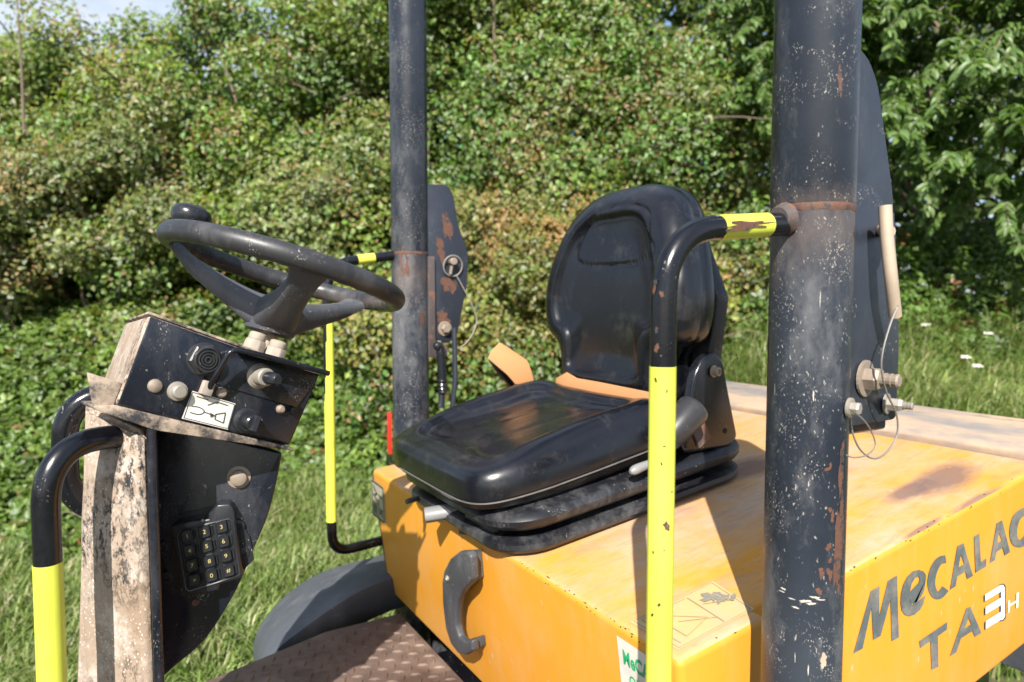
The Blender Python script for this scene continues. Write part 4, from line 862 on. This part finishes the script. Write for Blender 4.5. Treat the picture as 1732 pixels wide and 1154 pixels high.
# levers
mk('slide_lever', *tube(spline([pY(1066, 799, -.20), pY(1085, 790, -.20), pY(1110, 780, -.195), pY(1135, 770, -.18)], 4), [.004, .008, .0095, .0095, .009, .0085, .008, .0075, .007, .007, .006, .006, .006], 12), 'greyp', seat, smooth=True)
wa = pX(719, 872, -.19); wb_ = pX(781, 862, -.12); ax = nrm(wb_ - wa); a_, b_, _ = basis(ax)
kp = [(math.cos(t) * .019 * (1 - .22 * math.exp(-((math.sin(t - .9)) / .22) ** 2)), math.sin(t) * .0165 * (1 - .22 * math.exp(-((math.sin(t - .9)) / .22) ** 2))) for t in np.linspace(0, 2 * PI, 33)[:-1]]
mk('weight_adjuster', *prism([wa + a_ * p + b_ * q for p, q in kp], wb_ - wa), 'greyp', seat, bevel=.003)
mk('adjuster_bore', *lathe(wa - ax * .0004, -ax, [(0, .005), (.0004, .005)], 12), 'hole', seat)
mk('height_lever', *tube([pX(688, 849, -.205), pX(694, 847, -.195), pX(706, 843, -.16), pX(720, 838, -.10)], [.0055, .0065, .006, .005], 10), 'keyblack', seat, smooth=True)
mk('adjuster_boot', *prism([pX(775, 878, -.14), pX(800, 862, -.14), pX(845, 900, -.14), pX(812, 906, -.14), pX(775, 905, -.14)], (.05, 0, 0)), 'rubber', seat, bevel=.004)
# seat belt webbing and buckle
def strap(path, nrmv, wd, parent, mat='belt', name='seat_belt', th=.0016):
    P = spline(path, 6); V, F = [], []
    W_ = spline(nrmv, 6)
    for i in range(len(P)):
        t = nrm(P[min(i + 1, len(P) - 1)] - P[max(i - 1, 0)]); s = nrm(W_[i]); nn_ = nrm(np.cross(t, s))
        for a, b in ((-1, -1), (1, -1), (1, 1), (-1, 1)): V.append(P[i] + s * wd / 2 * a + nn_ * th / 2 * b)
    for i in range(len(P) - 1):
        for j in range(4): F.append((i * 4 + j, i * 4 + (j + 1) % 4, (i + 1) * 4 + (j + 1) % 4, (i + 1) * 4 + j))
    F += [(0, 1, 2, 3), tuple((len(P) - 1) * 4 + j for j in range(4))]
    return mk(name, V, F, mat, parent, smooth=False)
def flatbelt(px, fn, th): P_ = [fn(x, y) for x, y in px]; return mk('seat_belt', *prism(P_, th), 'belt', seat, bevel=.0006)
flatbelt([(846, 580), (858, 587), (892, 610), (897, 622), (905, 650), (872, 650), (858, 634), (826, 607), (832, 594)], lambda x, y: pY(x, y, .345 + (x - 840) * -.0002), (.0, .003, .001))
flatbelt([(940, 640), (958, 630), (975, 640), (1010, 646), (1060, 656), (1100, 664), (1135, 668), (1135, 700), (1100, 696), (1050, 700), (1000, 690), (940, 670)], lambda x, y: pX(x, y, .232 + (x - 1040) * -.00006), (.003, 0, .0))
flatbelt([(1086, 688), (1094, 674), (1140, 664), (1140, 684), (1104, 692)], lambda x, y: pX(x, y, .222), (.004, 0, .002))
mk('belt_buckle', *join([tube([pY(831, 606, .385), pY(842, 622, .385), pY(866, 652, .38)], [.010, .011, .009], 8), tube([pY(862, 591, .385), pY(869, 600, .385)], .008, 8)]), 'keyblack', seat, smooth=True)

# ---------- control console
zb = .812
colm = mk('control_console', *join([
    prism([(-.7105, -.170, zb), (-.823, -.058, zb), (-.823, .12, zb), (-.700, .12, zb)], (0, 0, 1))]), 'mud', D)
# reshape the top of the column: lean inwards at the back and follow the dash slope
me = colm.data
for v in me.vertices:
    if v.co.z > 1:
        v.co.z = 1.470 + (-.700 - v.co.x) * .30
        if v.co.x < -.75: v.co.x += .040; v.co.y -= .036
bmc = bmesh.new(); bmc.from_mesh(me)
bmesh.ops.bevel(bmc, geom=[e for e in bmc.edges if e.calc_face_angle(0) > .3], offset=.007, segments=3, affect='EDGES'); 
bmesh.ops.triangulate(bmc, faces=bmc.faces); bmesh.ops.subdivide_edges(bmc, edges=bmc.edges, cuts=7, use_grid_fill=True); bmesh.ops.triangulate(bmc, faces=bmc.faces)
for v in bmc.verts:
    q = float(fbm(v.co.x * 1.0 + v.co.y, v.co.z, v.co.y, .05, 4, 8)) - .5; nd = Vector((-.7, -.7, 0)); v.co += nd * (q * .009)
bmc.to_mesh(me); bmc.free(); me.polygons.foreach_set('use_smooth', [True] * len(me.polygons))
# black worn corner edge
mk('corner_edge', *tube([(-.7075, -.1685, z) for z in np.linspace(zb, 1.485, 12)], .0065, 12), 'panel', colm, smooth=True)
AP = [(-.700, 1.44), (-.516, 1.40), (-.523, 1.363), (-.538, 1.307), (-.562, 1.253), (-.590, 1.195), (-.635, 1.130), (-.680, 1.082), (-.700, 1.06)]
APs = [AP[0]] + [tuple(p) for p in spline(AP[1:-1], 4)] + [AP[-1]]
APs[0] = (-.700, 1.475); 
nA = nrm([-.243, -.97, 0]); A0 = np.array([-.70, -.046, 1.2])
def pA(x, y, off=0): return pl(x, y, A0 + nA * off, nA)
APx = [(262, 712), (478, 765), (470, 810), (455, 870), (430, 930), (400, 1000), (350, 1080), (300, 1125), (262, 1160)]; APx = [APx[0]] + [tuple(p) for p in spline(APx[1:-1], 4)] + [APx[-1]]
mk('side_panel', *prism([pA(x, y) for x, y in APx], (0, .16, 0)), 'panel', colm, bevel=.005, bseg=3)
mk('panel_bolt', *join([lathe(pA(404, 807), nA, [(0, .0175), (.002, .0175), (.003, .012), (.010, .012), (.012, .009)], 20)]), 'bolt', colm, smooth=True)
mk('panel_bolt', *lathe(pA(331, 1018), nA, [(0, .006), (.004, .005)], 10), 'rusty', colm)
# dash box
DA = nrm([.97, .243, 0]); DN = nrm([.243, -.97, 0]); D0 = np.array([-.70, -.17, 1.5])
def pD(x, y, off=0): return pl(x, y, D0 + DN * off, DN)
TL, TR, BR, BL = pD(251, 533), pD(541, 637), pD(491, 755), pD(194, 686)
e1 = nrm(TR - TL); e2 = nrm(np.cross(e1, -DN));
if e2[2] < 0: e2 = -e2
dback = -DN * .235
sh = e1 * .040
dash = mk('dash_box', [TL, TR, BR, BL, TL + dback + sh, TR + dback, BR + dback, BL + dback + sh], [(0, 1, 2, 3), (7, 6, 5, 4), (0, 4, 5, 1), (1, 5, 6, 2), (2, 6, 7, 3), (3, 7, 4, 0)], 'panel', colm, bevel=.006, bseg=3)
dash.data.materials.append(M['mud'])
for f in dash.data.polygons:
    nn_ = np.array(f.normal)
    if np.dot(nn_, e1) < -.6 or np.dot(nn_, e2) > .8: f.material_index = 1
# folded lid edge, muddy
mk('dash_lid', *prism([TL + e2 * .0015 - DN * .006, TR + e2 * .0015 - DN * .006, TR + dback + e2 * .0015, TL + dback + sh + e2 * .0015], e2 * .004), 'mudmetal', colm, bevel=.002)
fl = [pD(262, 723, .002), pD(497, 762, .002), pD(495, 756, .002), pD(196, 685, .002), pD(158, 683, .002), pD(160, 690, .002)]
mk('dash_flange', *prism([pD(160, 688, .004), pD(163, 694, .004), pD(262, 728, .004), pD(497, 763, .004), pD(497, 758, .004), pD(196, 686, .004)], -DN * .07), 'mudmetal', colm, bevel=.0015)
mk('flange_tab', *prism([pD(148, 630, -.004), pD(207, 648, -.004), pD(190, 692, -.004), pD(158, 690, -.004)], -DN * .006), 'mudmetal', colm, bevel=.0015)
# controls on the dash
lathe_full = lathe
def lathe(c, ax, prof, seg=24, hint=(0, 0, 1)): return lathe_full(c, ax, [(h, r * .82) for h, r in prof], seg, hint)
bz = pD(345, 608); mk('buzzer', *join([lathe(bz, DN, [(0, .029), (.001, .0285), (.0015, .026)], 30), lathe(bz + DN * .0015, DN, [(0, .0275), (.006, .0275), (.008, .0245)], 6), lathe(bz + DN * .008, DN, [(0, .0225), (.005, .0225), (.0075, .0205), (.0075, .0195), (.005, .0185), (.005, .0165), (.0078, .0155), (.0078, .014), (.005, .013), (.005, .0115), (.008, .0105), (.008, .009), (.005, .0082), (.005, .0068), (.008, .006), (.008, .0035), (.004, .003), (.004, 0)], 30)]), 'plastic', colm, smooth=True)
for px, py, r_ in ((262, 653, .0105),): mk('plug', *lathe(pD(px, py), DN, [(0, r_ * 1.1), (.003, r_), (.005, r_ * .6), (.0055, 0)], 20), 'bolt', colm, smooth=True)
mk('dash_button', *join([lathe(pD(300, 662), DN, [(0, .0165), (.004, .0155), (.005, .0115), (.011, .0115), (.0125, .0095), (.013, 0)], 20)]), 'boltpale', colm, smooth=True)
mk('dash_bolt', *lathe(pD(374, 664), DN, [(0, .0095), (.004, .009), (.007, .006), (.0075, 0)], 16), 'bolt', colm, smooth=True)
mk('dash_bolt', *lathe(pD(474, 692), DN, [(0, .0085), (.004, .008), (.007, .005), (.0075, 0)], 16), 'bolt', colm, smooth=True)
mk('dash_bolt', *lathe(pD(493, 694), DN, [(0, .0075), (.007, .006), (.0075, 0)], 14), 'keyblack', colm, smooth=True)
ig = pD(437, 636); mk('ignition_switch', *join([lathe(ig, DN, [(0, .0235), (.003, .023), (.005, .020), (.007, .0185)], 28), lathe(ig + DN * .005, DN, [(0, .0165), (.022, .016), (.024, .014)], 24)]), 'boltpale', colm, smooth=True)
mk('ignition_key', *join([lathe(ig + DN * .029, DN + e1 * .15, [(0, .0105), (.004, .0115), (.024, .0105), (.027, .008)], 16)]), 'keyblack', colm, smooth=True)
tg = pD(414, 711); mk('tipping_knob', *join([lathe(tg, DN, [(0, .0225), (.004, .0225), (.006, .018), (.012, .018)], 24), lathe(tg + DN * .010, DN, [(0, .013), (.018, .0125), (.02, .01)], 18), box(tg + DN * .032, e2 * .011, (e1 * .6 + DN * .1) * .005, DN * .008)]), 'keyblack', colm, smooth=True)
lathe = lathe_full
# switch guard plate and bent rod
g1_, g2_, g3_, g4_ = pD(394, 588, .003), pD(541, 634, .003), pD(502, 690, .003), pD(366, 650, .003)
mk('switch_plate', *prism([g1_, g2_, g3_, g4_], -DN * .003), 'panel', colm, bevel=.0012)
rodp = fillet([pD(352, 660, .006), pD(362, 640, .02), pD(392, 590, .03), pD(430, 598, .032), pD(556, 632, .032)], [.01, .012, .02], 6)
mk('guard_rod', *tube(rodp, .0042, 12), 'black', colm, smooth=True)
mk('rod_clip', *box(pD(350, 657, .006), e1 * .008, e2 * .010, DN * .006), 'nutwhite', colm, bevel=.002)
mk('guard_lip', *prism([pD(398, 590, .0), pD(541, 634, .0), pD(541, 634, .028), pD(398, 590, .028)], -e2 * .002), 'black', colm)
st = [pD(50 + x / 2.885, 500 + y / 2.885, .0012) for x, y in ((742, 600), (968, 655), (1005, 528), (795, 465))]
sticker('lever_sticker', st, 'white', colm); qd = lambda x, y: pD(50 + x / 2.885, 500 + y / 2.885, .0012)
def dstroke(segs, wd):
    parts = []
    for i, sg in enumerate(segs):
        V_, F_ = fill2d([ribbon(sg, wd)]); parts.append(([qd(*v) + DN * (.0004 + .00006 * i) for v in V_], F_))
    return join(parts)
mk('print', *dstroke([[(750, 596), (966, 649)], [(966, 649), (1000, 531)], [(998, 531), (797, 472)], [(795, 470), (752, 597)]], 3), 'ink', colm)
mk('print', *dstroke([[(815, 492), (872, 510)], smooth2([(790, 540), (825, 545), (850, 560), (845, 575), (820, 580), (782, 570)]), [(850, 568), (890, 582)], [(868, 535), (915, 520), (968, 537)], [(905, 580), (955, 572)], [(955, 572), (945, 622)], [(945, 622), (903, 604)], [(903, 604), (907, 580)]], 4.5), 'ink', colm)
Vt, Ft = fill2d([[(880, 572), (903, 584), (880, 594)]]); mk('print', [qd(*v) + DN * .0013 for v in Vt], Ft, 'ink', colm)
# two mud caked nuts behind the dash edge
for px, py, hh in ((433, 578, .028), (468, 590, .026)):
    c = pY(px, py, -.06) - e2 * .012; mk('column_nut', *join([lathe(c - e2 * .008, e2, [(0, .0175), (hh * .6, .0175), (hh * .8, .0155)], 8), lathe(c + e2 * (hh * .8 - .008), e2, [(0, .0135), (.010, .0135), (.012, .011)], 16)]), 'nutwhite', colm, bevel=.001)
# keypad
def pK(cx, cy, off=0): return pA(260 + cx / 5.495, 820 + cy / 5.495, .028 + off)
kout = [(160, 392), (330, 340), (512, 322), (505, 280), (592, 186), (708, 178), (742, 232), (830, 862), (612, 930), (604, 985), (500, 1004), (268, 1032)]
kpad = mk('keypad', *prism([pK(*p) for p in kout], -nA * .026), 'keyblack', colm, bevel=.003, bseg=3)
kpad.parent = D; kpad.name = 'keypad'
mk('keypad_lip', *tube([pK(*p, -.0005) for p in [(245, 425), (500, 365), (700, 318), (735, 345), (805, 835), (600, 905), (330, 990), (295, 960), (215, 470)]], .0022, 8, closed=True), 'keyblack', kpad, smooth=True)
kc = {'1': (310, 478), '2': (470, 438), '3': (628, 393), '4': (333, 615), '5': (492, 572), '6': (648, 527), '7': (357, 752), '8': (517, 712), '9': (670, 662), '*': (380, 888), '0': (537, 845), '#': (695, 800)}
ku = np.array([158, -43.]) / math.hypot(158, 43); kvv = np.array([23, 136.]) / math.hypot(23, 136)
for ch, (cx, cy) in kc.items():
    def q(a, b, o_): s = np.array([cx, cy]) + ku * a + kvv * b; return pK(s[0], s[1], o_)
    hs = 56; ring = rr2([(-hs, -hs), (hs, -hs), (hs, hs), (-hs, hs)], 26, 4); V, F = [], []
    for (o_, s_) in ((0, 1.0), (.004, .98), (.0065, .9), (.0065, .78), (.0056, .70)):
        for (a, b) in ring: V.append(q(a * s_, b * s_, o_))
    m = len(ring)
    for i in range(4):
        for j in range(m): F.append((i * m + j, i * m + (j + 1) % m, (i + 1) * m + (j + 1) % m, (i + 1) * m + j))
    F.append(tuple(4 * m + j for j in range(m))); nf = len(F)
    Vt, Ft = text2d(ch, 56, .3); xs = [v[0] for v in Vt]; ys = [v[1] for v in Vt]; mx_, my_ = (max(xs) + min(xs)) / 2, (max(ys) + min(ys)) / 2; b0 = len(V)
    V += [q((v[0] - mx_) * 1.15, -(v[1] - my_) * .95, .0062) for v in Vt]; F += [tuple(i + b0 for i in f) for f in Ft]
    mk('key', V, F, None, kpad, mats=['keyblack', 'keyink'], fm=[0] * nf + [1] * len(Ft), smooth=False)
    a_, b_ = q(74, -40, .001), q(74, 40, .001); mk('key_divider', *tube([a_, b_], .0017, 8), 'keyblack', kpad, smooth=True)
for px, py in ((404, 888), (412, 934), (276, 925), (283, 975)): mk('lug', *lathe(pA(px, py), nA, [(0, .0095), (.006, .009), (.0065, .005), (.004, .0045)], 14), 'keyblack', kpad, smooth=True)
mk('keypad_back', *prism([pA(x, y, .0005) for x, y in [(385, 850), (422, 905), (430, 945), (400, 975), (290, 985), (272, 925), (300, 870)]], nA * .004), 'keyblack', kpad)
mk('status_lamp', *lathe(pK(455, 332, .0), nA, [(0, .0025), (.001, .002)], 8), 'boltpale', kpad)
# console grab rails
bpt = np.array([-.742, -.128, 1.462])
cp = fillet([bpt, bpt + np.array([-.072, -.050, .012]), (-.8145, -.170, 1.40), (-.8145, -.160, .80)], [.03, .06], 10)
cp = fillet([bpt + np.array([.01, .012, .002]), (-.826, -.181, 1.478), (-.8285, -.177, .80)], [.085], 14)
cr = rail(cp, .0158, None); fz = lambda z: np.array([-.826, -.181, 1.478]) + (np.array([-.8285, -.177, .80]) - np.array([-.826, -.181, 1.478])) * (1.478 - z) / .678
band([fz(1.325), fz(.81)], .0162, cr)
q0 = pY(150, 668, .02); cp2 = fillet([q0 + np.array([.05, 0, 0]), pY(108, 668, .02), pY(112, 850, .02), pY(165, 862, .02)], [.07, .05], 12)
cr2 = rail(cp2, .0175, None)

# ---------- steering wheel
WC = np.array([-.490, -.005, 1.703]); WT = math.radians(17)
wn = nrm([math.sin(WT), .012, math.cos(WT)]); wa_ = nrm(np.array([math.cos(WT), 0, -math.sin(WT)])); wb2 = np.cross(wn, wa_)   # wa_: towards the seat, wb2: away
RR, rt = .188, .0152; n = 180; P = []; rad = []
for i in range(n):
    a = 2 * PI * i / n; P.append(WC + (wa_ * math.cos(a) + wb2 * math.sin(a)) * RR)
V, F = [], []; seg = 20
for i in range(n):
    a = 2 * PI * i / n; rdv = wa_ * math.cos(a) + wb2 * math.sin(a)
    for j in range(seg):
        th = 2 * PI * j / seg; grip = max(-math.sin(th) * .6 - math.cos(th) * .8, 0); r_ = rt * (1 - .09 * grip * (.5 + .5 * math.cos(i * 2 * PI / 4.5)))
        V.append(P[i] + rdv * r_ * math.cos(th) + wn * r_ * 1.12 * math.sin(th))
for i in range(n):
    for j in range(seg): F.append((i * seg + j, i * seg + (j + 1) % seg, ((i + 1) % n) * seg + (j + 1) % seg, ((i + 1) % n) * seg + j))
sw = mk('steering_wheel', V, F, 'plastic', D, smooth=True)
hubc = WC - wn * .085
def spoke(ang):
    rdv = wa_ * math.cos(ang) + wb2 * math.sin(ang); tv = np.cross(wn, rdv); V, F = [], []
    pr = [(.0, -.082, .038, .032), (.03, -.078, .036, .029), (.06, -.068, .031, .024), (.09, -.057, .026, .020), (.12, -.045, .023, .017), (.15, -.031, .022, .014), (.172, -.015, .027, .011), (.186, -.004, .033, .009)]
    pr = [tuple(x) for x in spline(pr, 3)]; m = 16
    for (r_, h, hw, th) in pr:
        for j in range(m):
            t = 2 * PI * j / m; c_, s_ = math.cos(t), math.sin(t); V.append(WC + rdv * r_ + wn * (h + th * math.copysign(abs(s_) ** .6, s_)) + tv * hw * math.copysign(abs(c_) ** .6, c_))
    for i in range(len(pr) - 1):
        for j in range(m): F.append((i * m + j, i * m + (j + 1) % m, (i + 1) * m + (j + 1) % m, (i + 1) * m + j))
    F += [tuple(range(m)), tuple((len(pr) - 1) * m + j for j in range(m))]
    return mk('spoke', V, F, 'plmud', sw, smooth=True)
for a in (math.radians(-92), math.radians(160), math.radians(30)): spoke(a)
mk('hub', *lathe(WC - wn * .112, wn, [(0, .034), (.004, .040), (.022, .045), (.04, .042), (.055, .036), (.062, .024), (.065, 0)], 30), 'plmud', sw, smooth=True)
mk('steering_column', *lathe(WC - wn * .165, wn, [(0, .015), (.055, .015)], 18), 'bronze', D, smooth=True)
ka = math.radians(146); kb = WC + (wa_ * math.cos(ka) + wb2 * math.sin(ka)) * RR
mk('spinner_knob', *lathe(kb + wn * .020, wn, [(0, .012), (.006, .014), (.012, .024), (.022, .031), (.034, .033), (.043, .029), (.049, .018), (.051, 0)], 28), 'keyblack', sw, smooth=True)
